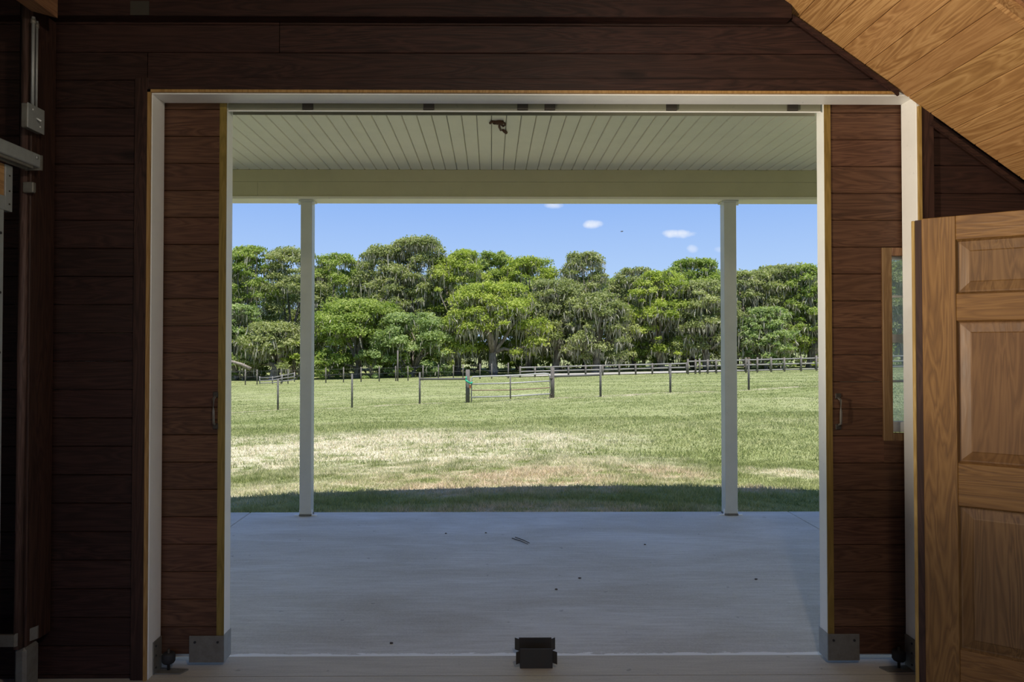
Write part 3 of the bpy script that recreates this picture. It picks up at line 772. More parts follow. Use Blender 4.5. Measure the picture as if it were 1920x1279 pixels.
def raised(x0, x1, z0, z1):
    """raised panel: sunk margin, bevel, proud field"""
    bm = bmesh.new(); cx, cz = (x0 + x1) / 2, (z0 + z1) / 2; hx, hz = (x1 - x0) / 2, (z1 - z0) / 2
    prof = [(0.0, 0.003), (0.007, 0.014), (0.012, 0.014), (0.042, 0.006), (0.046, 0.0035)]
    rings = []
    for ins, dep in prof:
        rings.append([bm.verts.new((sx * (hx - ins), dep, sz * (hz - ins))) for sx, sz in ((-1, -1), (1, -1), (1, 1), (-1, 1))])
    for r0, r1 in zip(rings, rings[1:]):
        for i in range(4): bm.faces.new((r0[i], r0[(i + 1) % 4], r1[(i + 1) % 4], r1[i]))
    bm.faces.new(rings[-1])
    bk = [bm.verts.new((sx * hx, DT - 0.008, sz * hz)) for sx, sz in ((-1, -1), (1, -1), (1, 1), (-1, 1))]
    for i in range(4): bm.faces.new((rings[0][i], rings[0][(i + 1) % 4], bk[(i + 1) % 4], bk[i]))
    bm.faces.new(bk)
    return link('panel', bm_mesh(bm), 'oak_panel', d3, (cx, 0, cz))
for a, b in ((zr[1], zr[2]), (zr[3], zr[4]), (zr[5], zr[6])):
    raised(px0, px1, a, b); raised(px2, px3, a, b)
dbox('edge_strip', 'ochre', -0.020, -0.008, 0.01, DH - 0.005, 0.004, DT, 0.002)
dbox('painted_shade_groove', 'wall_wood_z', -0.008, 0.0139, 0.01, DH - 0.004, 0.006, DT, 0.0)  # dark stain puts the shade of the recess into the colour

# ------------------------------------------------------------------ horse-stall front at the left edge
sp = empty('stall_post', (-2.09, 3.15, 0)); tag(sp, 'dark wooden stall post with lighter beads for corner highlights, left edge', 'post')
pxl, pxr, pxf = P(33, 648, 3.06).x, P(54, 648, 3.06).x, P(64, 648, 3.2).x
box('shaft', 'wall_wood_z', pxl + 0.01, pxr - 0.002, 3.065, 3.235, 0.23, 3.06, sp, 0.004)
tube('highlight_bead', 'bead_highlight', [(pxl + 0.018, 3.06, 0.23), (pxl + 0.02, 3.06, 1.5), (pxl + 0.018, 3.06, 3.06)], 0.020, sp, 10)  # beads in lighter wood paint in the highlights of the rounded corners
tube('highlight_bead', 'bead_highlight', [(pxf - 0.0, 3.215, 0.12), (pxf, 3.215, 3.05)], 0.014, sp, 8)
box('post_foot', 'dull_steel', pxl + 0.002, pxr + 0.004, 3.05, 3.15, 0.0, 0.23, sp, 0.012)
lz0, lz1 = P(15, 1212, 3.04).z, P(15, 1190, 3.04).z
lr = empty('stall_bottom_rail', (-2.3, 3.04, lz0)); tag(lr, 'grey steel bottom rail and latch plate fixed to the stall post', 'rail')
box('bar', 'dull_steel', -2.75, pxl + 0.02, 3.03, 3.048, lz0, lz1, lr, 0.002)
prism('bent_strap', 'dull_steel', [(pxl + 0.02, 3.03), (pxr + 0.012, 3.12), (pxr + 0.012, 3.128), (pxl + 0.02, 3.038)], 'Z', lz0, lz1 + 0.005, lr)
bx0 = P(56, 1200, 3.10).x
box('latch_plate', 'steel', bx0, bx0 + 0.005, 3.085, 3.16, lz0 - 0.005, lz1 + 0.005, lr)
# track, panel and door frame of the stall
ez = P(78, 291, 3.04).z; ez0 = P(74, 318, 3.04).z; ex = P(78, 300, 3.04).x
skt = empty('stall_track', (ex, 2.0, ez)); tag(skt, 'grey galvanised box rail running along the stall front, top left', 'rail')
bm = bmesh.new()
add_box(bm, ex - 0.055, ex, 0.4, 3.035, ez0 + 0.006, ez, 0.004)
link('box_rail', bm_mesh(bm), 'steel', skt, -skt.location)
box('rail_lip', 'dull_steel', ex - 0.05, ex - 0.035, 0.4, 3.0, ez0 - 0.01, ez0 + 0.006, skt)
box('rail_lip', 'dull_steel', ex - 0.020, ex - 0.010, 0.4, 3.0, ez0 - 0.006, ez0 + 0.006, skt)
box('end_bracket', 'dull_steel', ex - 0.07, ex + 0.004, 3.035, 3.042, ez0 - 0.004, ez - 0.002, skt)
tube('bracket_bolt', 'steel', [(ex + 0.001, 3.005, ez - 0.02), (ex + 0.006, 3.005, ez - 0.02)], 0.007, skt, 8)
XD = -2.03
pz0 = P(20, 398, 2.945).z
yA = 2.945
stp = empty('stall_header_panel', (XD, 2.4, pz0)); tag(stp, 'small golden wood panel in a galvanised frame below the grey stall rail', 'panel')
ptop = ez0 - 0.012
box('frame_upright', 'steel', XD - 0.03, XD, yA - 0.042, yA, pz0, ptop, stp, 0.001)
box('frame_rail', 'steel', XD - 0.03, XD + 0.001, 0.6, yA - 0.0421, pz0, pz0 + 0.06, stp, 0.001)
box('board', 'pine_y', XD - 0.022, XD - 0.006, 0.6, yA - 0.043, pz0 + 0.061, ptop, stp)
for zz in (pz0 + 0.03, pz0 + 0.085, pz0 + 0.15, pz0 + 0.21):
    tube('screw', 'dark_steel', [(XD + 0.0005, yA - 0.02, zz), (XD + 0.003, yA - 0.02, zz)], 0.004, stp, 6)
sdz0 = P(3, 860, 2.87).z
sdr = empty('stall_door', (XD, 2.4, sdz0)); tag(sdr, 'steel edge of a stall door with bolts, at the extreme left edge', 'door')
xe = P(5, 640, 2.87).x
box('frame_upright', 'steel', xe - 0.03, xe, 2.83, 2.87, 0.06, pz0 - 0.004, sdr, 0.002)
box('door_board', 'pine_y', xe - 0.026, xe - 0.006, 1.4, 2.829, 0.06, pz0 - 0.004, sdr)
box('frame_rail', 'steel', xe - 0.032, xe + 0.001, 1.4, 2.829, 0.02, 0.06, sdr)
for py in (438, 549, 661, 773):
    zz = P(3, py, 2.87).z
    tube('bolt', 'black_rubber', [(xe, 2.85, zz), (xe + 0.003, 2.85, zz)], 0.006, sdr, 6)
# switch box with two conduits
b0 = P(53, 192, 2.98); b1 = P(53, 236, 2.98)
sb = empty('switch_box', (b0.x, 3.03, b1.z)); tag(sb, 'grey metal switch box with toggle on the stall post, top left', 'switch')
bxl = P(39, 200, 2.98).x
box('back_box', 'dull_steel', bxl, b0.x - 0.004, 2.98, 3.085, b1.z - 0.005, b0.z, sb, 0.004)
box('cover_plate', 'steel', b0.x - 0.004, b0.x, 2.978, 3.09, b1.z - 0.006, b0.z + 0.001, sb, 0.0015)
zm = (b0.z + b1.z) / 2
tube('toggle', 'white', [(b0.x, 3.035, zm), (b0.x + 0.020, 3.035, zm - 0.012)], 0.004, sb, 6)
for yy, zz in ((3.01, zm + 0.03), (3.06, zm - 0.03)):
    tube('screw', 'white', [(b0.x, yy, zz), (b0.x + 0.002, yy, zz)], 0.004, sb, 6)
for px, yy, lab in ((62, 3.02, 'thicker left conduit rising from the switch box'), (69, 3.06, 'thinner right conduit rising from the switch box')):
    xx = P(px, 110, yy).x
    cd = empty('conduit', (xx, yy, b0.z)); tag(cd, lab, 'conduit')
    tube('pipe', 'steel', [(xx, yy, b0.z + 0.001), (xx, yy, 2.985)], 0.007 if px < 65 else 0.005, cd, 10)
    tube('connector', 'dull_steel', [(xx, yy, 2.955), (xx, yy, 2.975)], 0.010 if px < 65 else 0.008, cd, 10)
cb = box('junction_cover', 'dull_steel', P(46, 350, 3.05).x, P(66, 350, 3.05).x, 3.035, 3.058, P(55, 361, 3.04).z, P(55, 341, 3.04).z, None, 0.004)
tag(cb, 'small blank grey cover plate on the stall post below the rail', 'cover')
jb0, jb1 = P(60, 20, 2.99), P(108, 34, 3.05)
jz = jb1.z
jo = prism('ceiling_joist', 'joist', [(jb0.x, 0.2), (jb1.x, 0.2), (jb1.x, 3.05), (jb0.x, 2.985)], 'Z', jz, 3.29)
tag(jo, 'reddish-brown joist end in the top left corner', 'joist')
for i, zz in enumerate(()): pass

# unseen flood light, added to brighten the stair underside and panel door
lp = Vector((-1.90, 1.55, 1.35)); aim = Vector((2.1, 2.7, 2.55)); ld = (aim - lp).normalized()
la = empty('added_flood', lp, ld.to_track_quat('Z', 'Y').to_euler()); tag(la, 'unseen flood light added at left to brighten the stair underside', 'lamp')
def lring(prof, mat, name):
    bm = bmesh.new(); rings = []
    for r_, z_ in prof: rings.append([bm.verts.new((r_ * math.cos(2 * math.pi * q / 20), r_ * math.sin(2 * math.pi * q / 20), z_)) for q in range(20)])
    for r0, r1 in zip(rings, rings[1:]):
        for q in range(20): bm.faces.new((r0[q], r0[(q + 1) % 20], r1[(q + 1) % 20], r1[q]))
    bm.faces.new(rings[0])
    return link(name, bm_mesh(bm, name, True), mat, la)
lring([(0.03, -0.16), (0.035, -0.10), (0.075, -0.02), (0.08, 0.0), (0.074, 0.0), (0.070, -0.02), (0.03, -0.09)], 'dark_steel', 'added_flood_hood')
sl = bpy.data.lights.new('added_flood_light', 'SPOT'); sl.energy = ADDED_FLOOD_W; sl.spot_size = math.radians(54); sl.spot_blend = 1.0; sl.shadow_soft_size = 0.06; sl.color = (1.0, 0.86, 0.68)
so = link('added_flood_light', sl, None, la, (0, 0, 0.01), (math.pi, 0, 0))
tube('added_flood_arm', 'dark_steel', [lp + Vector((-0.01, -0.05, -0.03)), lp + Vector((-0.06, -0.06, -0.06)), lp + Vector((-0.11, -0.06, -0.06))], 0.012, None, 8)
ca = bpy.data.objects['added_flood_arm']; ca.parent = la; ca.matrix_parent_inverse = Matrix.LocRotScale(lp, la.rotation_euler, None).inverted()
# unseen fill light added over the camera to lift floor and walls
al = empty('added_fill_light', (0.6, 0.35, 3.31)); tag(al, 'unseen round fill light added on the barn ceiling behind the viewer', 'lamp')
bm = bmesh.new(); add_tube(bm, [(0, 0, 0.0), (0, 0, -0.03)], 0.085, 20); link('added_fill_base', bm_mesh(bm), 'dull_steel', al)
n = NT('added_fill_glow'); em = n.node('ShaderNodeEmission'); em.inputs[0].default_value = (1.0, 0.88, 0.72, 1); em.inputs[1].default_value = 6.0; M['glow'] = n.done(em)
bm = bmesh.new(); bmesh.ops.create_uvsphere(bm, u_segments=20, v_segments=10, radius=0.07)
for v_ in bm.verts: v_.co.z = v_.co.z * 0.8 - 0.085
link('added_fill_globe', bm_mesh(bm, 'added_fill_globe', True), 'glow', al)
pl_ = bpy.data.lights.new('added_fill_lamp', 'POINT'); pl_.energy = ADDED_FILL_W; pl_.shadow_soft_size = 0.08; pl_.color = (1.0, 0.86, 0.70)
link('added_fill_lamp', pl_, None, al, (0, 0, -0.24))
# a bird far off in the sky
bc = P(1166, 434, 60)
bd = empty('bird', bc); tag(bd, 'tiny dark bird flying above the trees between two clouds', 'bird')
bm = bmesh.new(); add_tube(bm, [(-0.14, 0, 0.0), (-0.05, 0, 0.0), (0.05, 0, 0.01), (0.13, 0, 0.03)], [0.01, 0.035, 0.04, 0.01], 8); link('body', bm_mesh(bm, 'body', True), 'twig', bd)
for s_ in (-1, 1):
    prism('wing', 'twig', [(-0.05, 0.0), (0.06, 0.0), (0.02, s_ * 0.14), (-0.06, s_ * 0.26), (-0.03, s_ * 0.12)], 'Z', 0.01, 0.018, bd).location = (-0.05, 0, 0.01)
# twigs and litter on the porch slab
def on_slab(px, py, z=-0.004):
    d = ray(px, py); t = (z - CAM_Z) / d.z; return Vector((d.x * t, d.y * t, z))
for a, b, lab in (((960, 1010), (990, 1021), 'left of two thin dark twigs lying on the porch slab'), ((966, 1008), (993, 1019), 'right of two thin dark twigs lying on the porch slab')):
    A, B = on_slab(*a), on_slab(*b); mid = (A + B) / 2 + Vector((0.004, 0, 0.002))
    o = tube('twig', 'twig', [A + Vector((0, 0, 0.003)), mid + Vector((0, 0, 0.003)), B + Vector((0, 0, 0.003))], [0.003, 0.003, 0.002], None, 6)
    tag(o, lab, 'twig')
for i, (px, py) in enumerate(((1209, 1022), (1087, 1085), (1043, 1106), (1417, 1087), (911, 1000), (734, 1207), (836, 1001))):
    c_ = on_slab(px, py)
    bm = bmesh.new(); bmesh.ops.create_icosphere(bm, subdivisions=1, radius=0.010)
    for v_ in bm.verts: v_.co = Vector((v_.co.x * rng.uniform(0.7, 1.5), v_.co.y * rng.uniform(0.6, 1.0), max(-0.004, v_.co.z * 0.5)))
    o = link('dirt_crumb', bm_mesh(bm), 'twig', None, c_ + Vector((0, 0, 0.004)))
    tag(o, 'tiny dark crumb of dirt on the porch slab', 'crumb', 'dirt crumbs on the porch slab')

# ------------------------------------------------------------------ fences and gate
YF = 26.0
def fence_post(par, px, ytop, ybase, Yd, rad, mat='tpost', seg=8, lean=0.0):
    b = P(px, ybase, Yd); t = P(px, ytop, Yd); zg = gz(b.x, Yd)
    return tube('post', mat, [(b.x + lean, Yd, zg - 0.1), (b.x, Yd, t.z)], rad, par, seg)
f1 = empty('wire_fence', (P(660, 765, YF).x, YF, gz(P(660, 765, YF).x, YF))); tag(f1, 'thin grey fence posts left of the pipe gate, with one rail', 'fence')
for px, yt, yb in ((400, 718, 778), (521, 711, 770), (660, 701, 766), (787, 698, 757)):
    fence_post(f1, px, yt, yb, YF, 0.036)
fence_post(f1, 877, 693, 754, YF, 0.078, 'fence_wood', 12)
a_, b_ = P(787, 711, YF), P(877, 710.5, YF)
tube('brace_rail', 'tpost', [a_, b_], 0.04, f1, 8)
f2 = empty('wire_fence', (P(1126, 745, YF).x, YF, gz(P(1126, 745, YF).x, YF))); tag(f2, 'thin grey fence posts right of the pipe gate, with one rail', 'fence')
fence_post(f2, 1036, 689, 747, YF, 0.072, 'fence_wood', 12)
for px, yt, yb in ((1126, 686, 743), (1257, 682, 740), (1404, 673, 731), (1570, 668, 725), (1700, 664, 720)):
    fence_post(f2, px, yt, yb, YF, 0.042)
tube('brace_rail', 'tpost', [P(1036, 706, YF), P(1126, 703, YF)], 0.04, f2, 8)
for par, xs2, dy in ((f1, (400, 521, 660, 787, 877), 0), (f2, (1036, 1126, 1257, 1404, 1570, 1700), 0)):
    for fr_ in (0.25, 0.55, 0.85):
        pts = []
        for px in xs2:
            x = P(px, 740, YF).x; pts.append((x, YF - 0.06, gz(x, YF) + 1.15 * fr_))
        tube('wire', 'tpost', pts, 0.0025, par, 4)
gt = empty('pipe_gate', (P(958, 750, YF).x, YF, P(958, 750, YF).z)); tag(gt, 'pale four-tube farm gate between two thick wooden posts', 'gate')
YG = YF - 0.05
gxl, gxr = 884, 1031
tube('frame_tube', 'gate_steel', [P(gxl, 754, YG), P(gxl, 709, YG), P(gxl + 3, 706.5, YG), P(957, 704.5, YG), P(1020, 700.5, YG), P(1028, 701, YG), P(gxr, 706, YG), P(gxr, 747, YG)], 0.028, gt, 8)
for yl, ym, yr, mt in ((720.5, 718.5, 714.5, 'gate_steel'), (732, 731.5, 727, 'rust'), (745, 743, 738.5, 'gate_steel')):
    tube('cross_tube', mt, [P(gxl, yl, YG), P(957, ym, YG), P(gxr, yr, YG)], 0.026 if mt != 'rust' else 0.018, gt, 8)
tube('centre_brace', 'tpost', [P(957, 748, YG - 0.03), P(957, 704, YG - 0.03)], 0.025, gt, 8)
for yy in (710, 740):
    tube('hinge', 'dark_steel', [P(1031, yy, YG), P(1036, yy, YG)], 0.03, gt, 6)
o = tube('green_rope', 'green_rope', [P(873, 712, YG - .1), P(877, 716, YG - .14), P(883, 719, YG - .08), P(885, 717, YG - .03)], 0.035, None, 7); tag(o, 'green rope tying the gate to its left post', 'rope')
tube('loose_end', 'green_rope', [P(874, 706, YG - .1), P(874.5, 712, YG - .12)], 0.025, o, 6)
o = box('orange_tag', 'orange', P(880, 725, YG).x, P(883, 725, YG).x, YG - 0.05, YG - 0.03, P(880, 728, YG).z, P(880, 722, YG).z); tag(o, 'small orange tag on the left end of the gate', 'tag')
# far fences
def rail_fence(name, label, posts, Yf, rails, prad, rrad, pm='fence_wood', rm='fence_rail', hh=1.3, flat=False):
    pts = [P(px, yb, yd) for px, yb, yd in posts]
    e = empty(name, (pts[0].x, pts[0].y, gz(pts[0].x, pts[0].y))); tag(e, label, 'fence')
    tops = []
    for p in pts:
        zg = gz(p.x, p.y); tops.append(zg)
        tube('post', pm, [(p.x, p.y, zg - 0.1), (p.x + rng.uniform(-.02, .02), p.y, zg + hh * rng.uniform(0.97, 1.06))], prad, e, 8)
    for fr_ in rails:
        for (p, z0), (q, z1) in zip(zip(pts, tops), zip(pts[1:], tops[1:])):
            A = Vector((p.x, p.y + (prad + 0.07 if flat else -prad), z0 + hh * fr_)); B = Vector((q.x, q.y + (prad + 0.07 if flat else -prad), z1 + hh * fr_))
            if flat:
                bm = bmesh.new(); add_tube(bm, [A - A, B - A], rrad, 4)
                link('rail', bm_mesh(bm), rm, e, A - e.location)
            else: tube('rail', rm, [A, B], rrad, e, 6)
    return e
rail_fence('board_fence', 'grey single-rail board fence running across the far field behind the gate', [(x, 700, 64) for x in (975, 1003, 1035, 1066, 1098, 1130, 1161, 1192, 1223, 1255, 1288)], 64, (0.92, 0.55), 0.085, 0.07, flat=True, hh=1.0)
rail_fence('paddock_fence', 'weathered three-rail paddock fence at far right', [(x, 699, 61) for x in (1290, 1304, 1312, 1327, 1343, 1372, 1399, 1420, 1446, 1471, 1502, 1531, 1562, 1595, 1630, 1665, 1700, 1735)], 61, (0.86, 0.52, 0.14), 0.085, 0.065, flat=True, hh=1.3)
# grey sandy lane behind the board fence
lx = np.linspace(1.5, 26, 40); lv = []
for x in lx:
    for yy in (66.0, 74.0): lv.append((x, yy, gz(x, yy) + 0.06))
o = link('sandy_lane', arr_mesh('sandy_lane', lv, [(2 * i, 2 * i + 2, 2 * i + 3, 2 * i + 1) for i in range(39)], 'sand')); tag(o, kind='structure')
# little pen panel inside the paddock
rail_fence('wire_fence', 'row of thin weathered posts far left in front of the trees', [(x, 712, 63) for x in (400, 430, 460, 482, 527, 540, 575, 611, 644, 677, 711, 742, 765, 793, 822, 850, 868, 900, 922, 953)], 63, (0.9, 0.55), 0.055, 0.006, hh=1.35)
tp = P(741, 707, 63); zg = gz(tp.x, 63)
o = tube('utility_pole', 'fence_wood', [(tp.x + .2, 63.2, zg - .2), (tp.x + .2, 63.2, P(741, 657, 63).z)], 0.07, None, 8); tag(o, 'tall thin pale pole standing among the far left fence posts', 'pole')
pg = empty('pen_gate', (P(520, 718, 61).x, 61, gz(P(520, 718, 61).x, 61))); tag(pg, 'grey tube livestock panel leaning by the far left fence', 'gate')
for dy in (0, 6, 12):
    tube('panel_tube', 'fence_rail', [P(486, 709 + dy * .8, 61), P(512, 708 + dy * .8, 61), P(552, 700 + dy, 61.6)], 0.05, pg, 6)
for px, y0, y1 in ((487, 706, 720), (511, 706, 720), (529, 702, 719), (552, 698, 716)):
    tube('panel_upright', 'fence_rail', [P(px, y0, 61), P(px, y1, 61)], 0.05, pg, 6)

# ------------------------------------------------------------------ oaks, shrubs
def leaf_cloud(centers, radii, per, size, flat=0.8, rg=None):
    """leaf quads scattered over puffs; returns V,F,attr"""
    Vs, at = [], []
    for c, r, m in zip(centers, radii, per):
        d = rg.normal(size=(m, 3)); d /= np.linalg.norm(d, axis=1)[:, None]
        d[:, 2] = np.where(d[:, 2] < -0.35, -d[:, 2] * 0.6, d[:, 2])
        rad = r * rg.uniform(0.35, 1.2, m)
        p = c + d * rad[:, None] * np.array([1, 1, flat])
        nrm = d * 0.9 + rg.normal(size=(m, 3)) * 0.75 + np.array([0, 0, 0.45]); nrm /= np.linalg.norm(nrm, axis=1)[:, None]
        t = np.cross(nrm, rg.normal(size=(m, 3))); t /= np.linalg.norm(t, axis=1)[:, None]
        b = np.cross(nrm, t)
        s = size * rg.uniform(0.55, 1.3, m)[:, None]
        q = np.stack([p - t * s, p - b * s * 0.55, p + t * s, p + b * s * 0.55], 1)
        Vs.append(q.reshape(-1, 3)); at.append(np.clip(rg.normal(0.5 + rg.uniform(-0.28, 0.28), 0.2, m), 0, 1))
    V = np.concatenate(Vs); return V, np.arange(len(V)).reshape(-1, 4), np.concatenate(at)
def moss_strands(starts, lens, width, rg):
    m = len(starts)
    th = rg.uniform(0, np.pi, m); s = np.stack([np.cos(th), np.sin(th), np.zeros(m)], -1) * (width * rg.uniform(0.5, 1.3, m))[:, None]
    j = rg.normal(size=(m, 3)) * 0.12; j[:, 2] = 0
    a = starts; b = starts + j - np.stack([np.zeros(m), np.zeros(m), lens * 0.55], -1); c = starts + j * 1.4 - np.stack([np.zeros(m), np.zeros(m), lens], -1)
    V = np.stack([a - s * .6, a + s * .6, b + s, b - s, c + s * .25, c - s * .25], 1).reshape(-1, 3)
    k = np.arange(m)[:, None] * 6
    Fc = np.concatenate([k + np.array([[0, 1, 2, 3]]), k + np.array([[3, 2, 4, 5]])], 0)
    return V, Fc, np.concatenate([rg.uniform(0, 1, m)] * 2)
def make_tree(name, label, px, ytop, wpx, Yd, leafm, moss, seed, low=0.30, trunk=0.4, lean=0.0, dens=1.0, group=None, nclump=135, top_sparse=0.0):
    rg = np.random.default_rng(seed)
    b = P(px, 690, Yd); zg = gz(b.x, Yd); H = P(px, ytop, Yd).z - zg; W = wpx / F_PX * Yd
    e = empty(name, (b.x, Yd, zg)); tag(e, label, 'tree' if 'oak' in name or 'tree' in name else 'shrub', group)
    # clumps fill an umbrella-like crown
    W *= 1.32
    cs, rs = [], []
    tries = 0
    while len(cs) < nclump and tries < 4000:
        tries += 1
        z = rg.uniform(low, 1.0) if rg.uniform() < 0.62 else rg.uniform(0.5, 1.0)
        prof = math.sqrt(max(0.0, 1 - ((z - 0.34) / 0.70) ** 2)) if z > 0.34 else 1.0 - 0.3 * ((0.34 - z) / 0.34) ** 2
        th = rg.uniform(0, 2 * math.pi); rr = rg.uniform(0.2, 1.0) ** 0.45
        r = W * rg.uniform(0.045, 0.13)
        c = np.array([math.cos(th) * rr * prof * (W / 2 - r * 0.5) + lean * z * H, math.sin(th) * rr * prof * (W / 2 - r * 0.5) * 0.9, z * H])
        c[2] = min(c[2], H - r * 0.78)
        cs.append(c); rs.append(r)
    # one clump marks the very top
    r = W * 0.09; cs.append(np.array([rg.uniform(-.08, .08) * W + lean * H, 0, H - r * 0.8])); rs.append(r)
    per = [int(dens * 330 * min(2.4, max(0.25, (r / 1.1) ** 2))) for r in rs]
    V, Fc, at = leaf_cloud(cs, rs, per, 0.135, 0.68, rg)
    link('foliage', arr_mesh('foliage', V, Fc, leafm, at), None, e)['kind'] = 'stuff'
    if moss > 0:
        st_, ln = [], []
        for c, r in zip(cs, rs):
            k = int(18 * moss * r)
            d = rg.uniform(-1, 1, (k, 3)); d[:, 2] = rg.uniform(-0.6, 0.25, k)
            st_.append(c + d * r * np.array([0.95, 0.95, 0.8])); ln.append(np.minimum(rg.gamma(2.0, 0.22, k) + 0.15, np.maximum(c[2] * 0.8, 0.3)))
        Vm, Fm, am = moss_strands(np.concatenate(st_), np.concatenate(ln), 0.055, rg)
        link('hanging_moss', arr_mesh('hanging_moss', Vm, Fm, 'moss', am), None, e)['kind'] = 'stuff'
    if trunk > 0:
        bm = bmesh.new()
        fork = np.array([lean * 0.3 * H + rg.uniform(-.5, .5), rg.uniform(-.2, .2), H * (low * 0.75 + 0.12)])
        add_tube(bm, [(0, 0, -0.3), (0.02, 0, 0.25), tuple(fork * 0.5 + np.array([rg.uniform(-.2, .2), 0, 0])), tuple(fork)], [trunk * 1.5, trunk * 1.1, trunk * 0.9, trunk * 0.8], 9)
        link('trunk', bm_mesh(bm, 'trunk', True), 'bark', e)
        idx = rg.choice(len(cs), min(8, len(cs)), replace=False)
        for i in idx:
            bm = bmesh.new(); c = cs[i]; mid = fork * 0.5 + c * 0.5 + rg.normal(size=3) * 0.35
            if c[2] < fork[2]: mid[2] = max(mid[2], fork[2])
            add_tube(bm, [tuple(fork - np.array([0, 0, .3])), tuple(fork * 0.72 + c * 0.28 + rg.normal(size=3) * .15), tuple(mid), tuple(c)], [trunk * .55, trunk * 0.42, trunk * 0.3, trunk * 0.10], 6)
            link('limb', bm_mesh(bm, 'limb', True), 'bark', e)
    return e
T = 'live_oak'
trees = [
 # px, top, w, Y, leaf, moss, low, trunk, lean, label
 (470, 459, 95, 82, 'leaf_green', 0.6, .30, .40, 0, 'open-topped oak at the left end of the tree line'),
 (548, 463, 115, 83, 'leaf_olive', 0.9, .28, .45, 0, 'dense olive-green oak behind the left porch post'),
 (515, 603, 110, 75, 'leaf_olive', 1.0, .42, .55, 0, 'low spreading oak with a stout pale trunk at far left'),
 (446, 570, 90, 77, 'leaf_blue', 0.8, .25, .35, 0, 'cool green mossy oak cut by the left door edge'),
 (632, 474, 105, 84, 'leaf_green', 0.8, .30, .40, 0, 'oak just right of the left porch post, behind a low leafy oak'),
 (668, 560, 165, 76, 'leaf_green', 0.3, .10, .35, 0, 'broad low leafy oak right of the left porch post'),
 (722, 460, 110, 83, 'leaf_olive', 1.3, .30, .42, 0, 'mossy oak left of the tallest tree'),
 (784, 444, 125, 82, 'leaf_olive', 1.5, .32, .45, 0, 'tallest moss-hung oak in the tree line'),
 (772, 585, 125, 75, 'leaf_blue', 0.3, .08, .30, 0, 'low cool-green oak below the tallest tree'),
 (858, 466, 120, 81, 'leaf_bright', 1.2, .32, .42, 0, 'yellow-green oak right of the tallest tree'),
 (925, 470, 95, 87, 'leaf_green', 0.5, .35, .35, 0, 'dark-topped oak rising above the middle of the tree line'),
 (925, 530, 160, 76, 'leaf_bright', 1.7, .38, .5, 0, 'bright yellow-green mossy oak behind the pipe gate'),
 (990, 481, 110, 84, 'leaf_bright', 0.7, .32, .40, 0, 'green oak above the right gate post'),
 (1040, 522, 115, 79, 'leaf_olive', 2.0, .35, .42, .02, 'grey moss-draped oak right of the gate'),
 (1095, 471, 90, 82, 'leaf_olive', 2.0, .36, .42, 0, 'tall ragged oak heavy with grey moss, right of centre'),
 (1118, 548, 120, 77, 'leaf_olive', 1.8, .38, .50, -.02, 'mossy oak with a leaning trunk right of centre'),
 (1188, 500, 95, 83, 'leaf_olive', 1.4, .32, .42, 0, 'grey-green oak right of the sky gap'),
 (1240, 506, 110, 79, 'leaf_bright', 1.4, .34, .42, 0, 'bright green oak under the larger white cloud'),
 (1300, 484, 115, 83, 'leaf_green', 0.7, .30, .42, 0, 'full green oak left of the right porch post'),
 (1325, 525, 115, 78, 'leaf_olive', 1.8, .35, .45, 0, 'moss-draped oak with a pale straight trunk left of the right porch post'),
 (1402, 505, 110, 81, 'leaf_olive', 1.7, .34, .45, 0, 'moss-draped oak just right of the right porch post'),
 (1468, 495, 115, 82, 'leaf_olive', 1.1, .32, .45, 0, 'broad oak near the right end of the tree line'),
 (1522, 494, 105, 79, 'leaf_green', 1.2, .38, .60, .03, 'oak with a thick dark trunk at the right door edge'),
 (1436, 575, 90, 76, 'leaf_blue', 0.9, .15, .25, 0, 'small pale oak above the paddock fence'),
 (1610, 490, 130, 80, 'leaf_green', 1.0, .30, .45, 0, 'oak hidden behind the right sliding door, left of its window'),
 (1700, 486, 140, 80, 'leaf_olive', 1.0, .28, .45, 0, 'oak seen through the window of the right sliding door'),
 (290, 480, 140, 80, 'leaf_olive', 1.0, .28, .45, 0, 'second oak beyond the left sliding door edge'),
 (190, 475, 150, 82, 'leaf_green', 1.0, .28, .45, 0, 'third oak beyond the left sliding door edge'),
 (1795, 482, 140, 81, 'leaf_green', 1.0, .28, .45, 0, 'oak well to the right of the sliding door window'),
 (1890, 480, 150, 80, 'leaf_olive', 1.0, .28, .45, 0, 'rightmost oak, far beyond the right sliding door'),
 (375, 470, 130, 81, 'leaf_green', 1.0, .28, .45, 0, 'oak beyond the left sliding door edge'),
]
for i, (px, yt, w_, Yd, lm, ms_, low, trk, ln_, lab) in enumerate(trees):
    make_tree(T, lab, px, yt, w_, Yd, lm, ms_, 100 + i, low * 0.5, trk, ln_, 1.0, 'live oaks along the far field')
for i, px in enumerate(range(170, 1930, 80)):
    make_tree('woodland_oak', 'oak of the back row, hidden but for leaves between the front oaks', px + rng.uniform(-12, 12), rng.uniform(508, 532), 140, rng.uniform(94, 102), ['leaf_green', 'leaf_olive'][i % 2], 0.8, 300 + i, 0.06, 0.3, 0, 0.9, 'back row of oaks', 100)
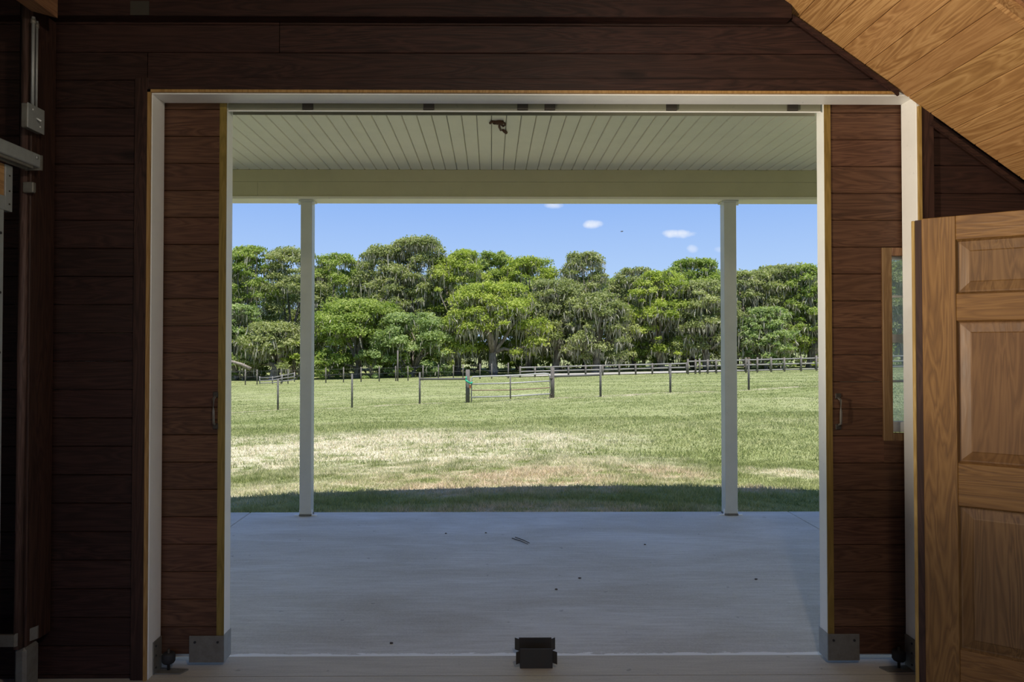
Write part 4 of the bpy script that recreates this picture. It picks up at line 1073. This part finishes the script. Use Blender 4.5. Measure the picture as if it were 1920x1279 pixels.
bushes = [(556, 640, 46, 74, 'leaf_bright', 'yellow-green shrub beside the left porch post'), (612, 652, 52, 73, 'leaf_green', 'round green shrub right of the left porch post, under the broad low oak'),
 (700, 655, 64, 73, 'leaf_blue', 'wide shrub left of the tall thin pole'), (752, 662, 40, 73, 'leaf_green', 'small shrub right of the tall thin pole'), (818, 655, 50, 78, 'leaf_green', 'shrub left of the gate under the trees'),
 (890, 650, 60, 84, 'leaf_green', 'shaded shrub directly behind the left gate post'), (975, 655, 56, 85, 'leaf_green', 'shaded shrub behind the middle of the gate'), (1046, 636, 46, 83, 'leaf_bright', 'sunlit yellow-green shrub in a gap right of the gate'),
 (1150, 645, 66, 82, 'leaf_blue', 'shrub under the sky gap right of centre'), (1195, 640, 60, 80, 'leaf_green', 'shrub left of the pale straight trunk'), (1262, 650, 56, 84, 'leaf_green', 'shaded shrub near the pale straight trunk'), (1335, 640, 50, 80, 'leaf_bright', 'sunlit shrub left of the right porch post'),
 (1375, 650, 50, 84, 'leaf_green', 'shrub directly behind the right porch post'), (1440, 640, 64, 78, 'leaf_olive', 'olive shrub behind the paddock fence'), (1520, 630, 60, 78, 'leaf_bright', 'bright shrub at the right end behind the paddock fence'), (455, 655, 50, 76, 'leaf_green', 'shrub at the far left behind the leaning log')]
for i, (px, yt, w_, Yd, lm, lab) in enumerate(bushes):
    make_tree('shrub', lab, px, yt, w_, Yd, lm, 0.0, 500 + i, 0.02, 0.08, 0, 1.0, 'shrubs under the oaks', 30)
for i, px in enumerate(range(200, 1900, 54)):
    make_tree('undergrowth_shrub', 'shaded undergrowth shrub deep between the trunks', px + rng.uniform(-10, 10), rng.uniform(625, 650), rng.uniform(62, 84), rng.uniform(86, 92), ['leaf_green', 'leaf_olive', 'leaf_blue'][i % 3], 0.0, 600 + i, 0.0, 0.06, 0, 0.8, 'undergrowth between the trunks', 34)
lg = tube('fallen_limb', 'bark', [P(428, 676, 71), P(452, 683, 71), P(470, 692, 71)], [0.12, 0.16, 0.2], None, 8); tag(lg, 'pale fallen limb leaning at far left under the oaks', 'log')
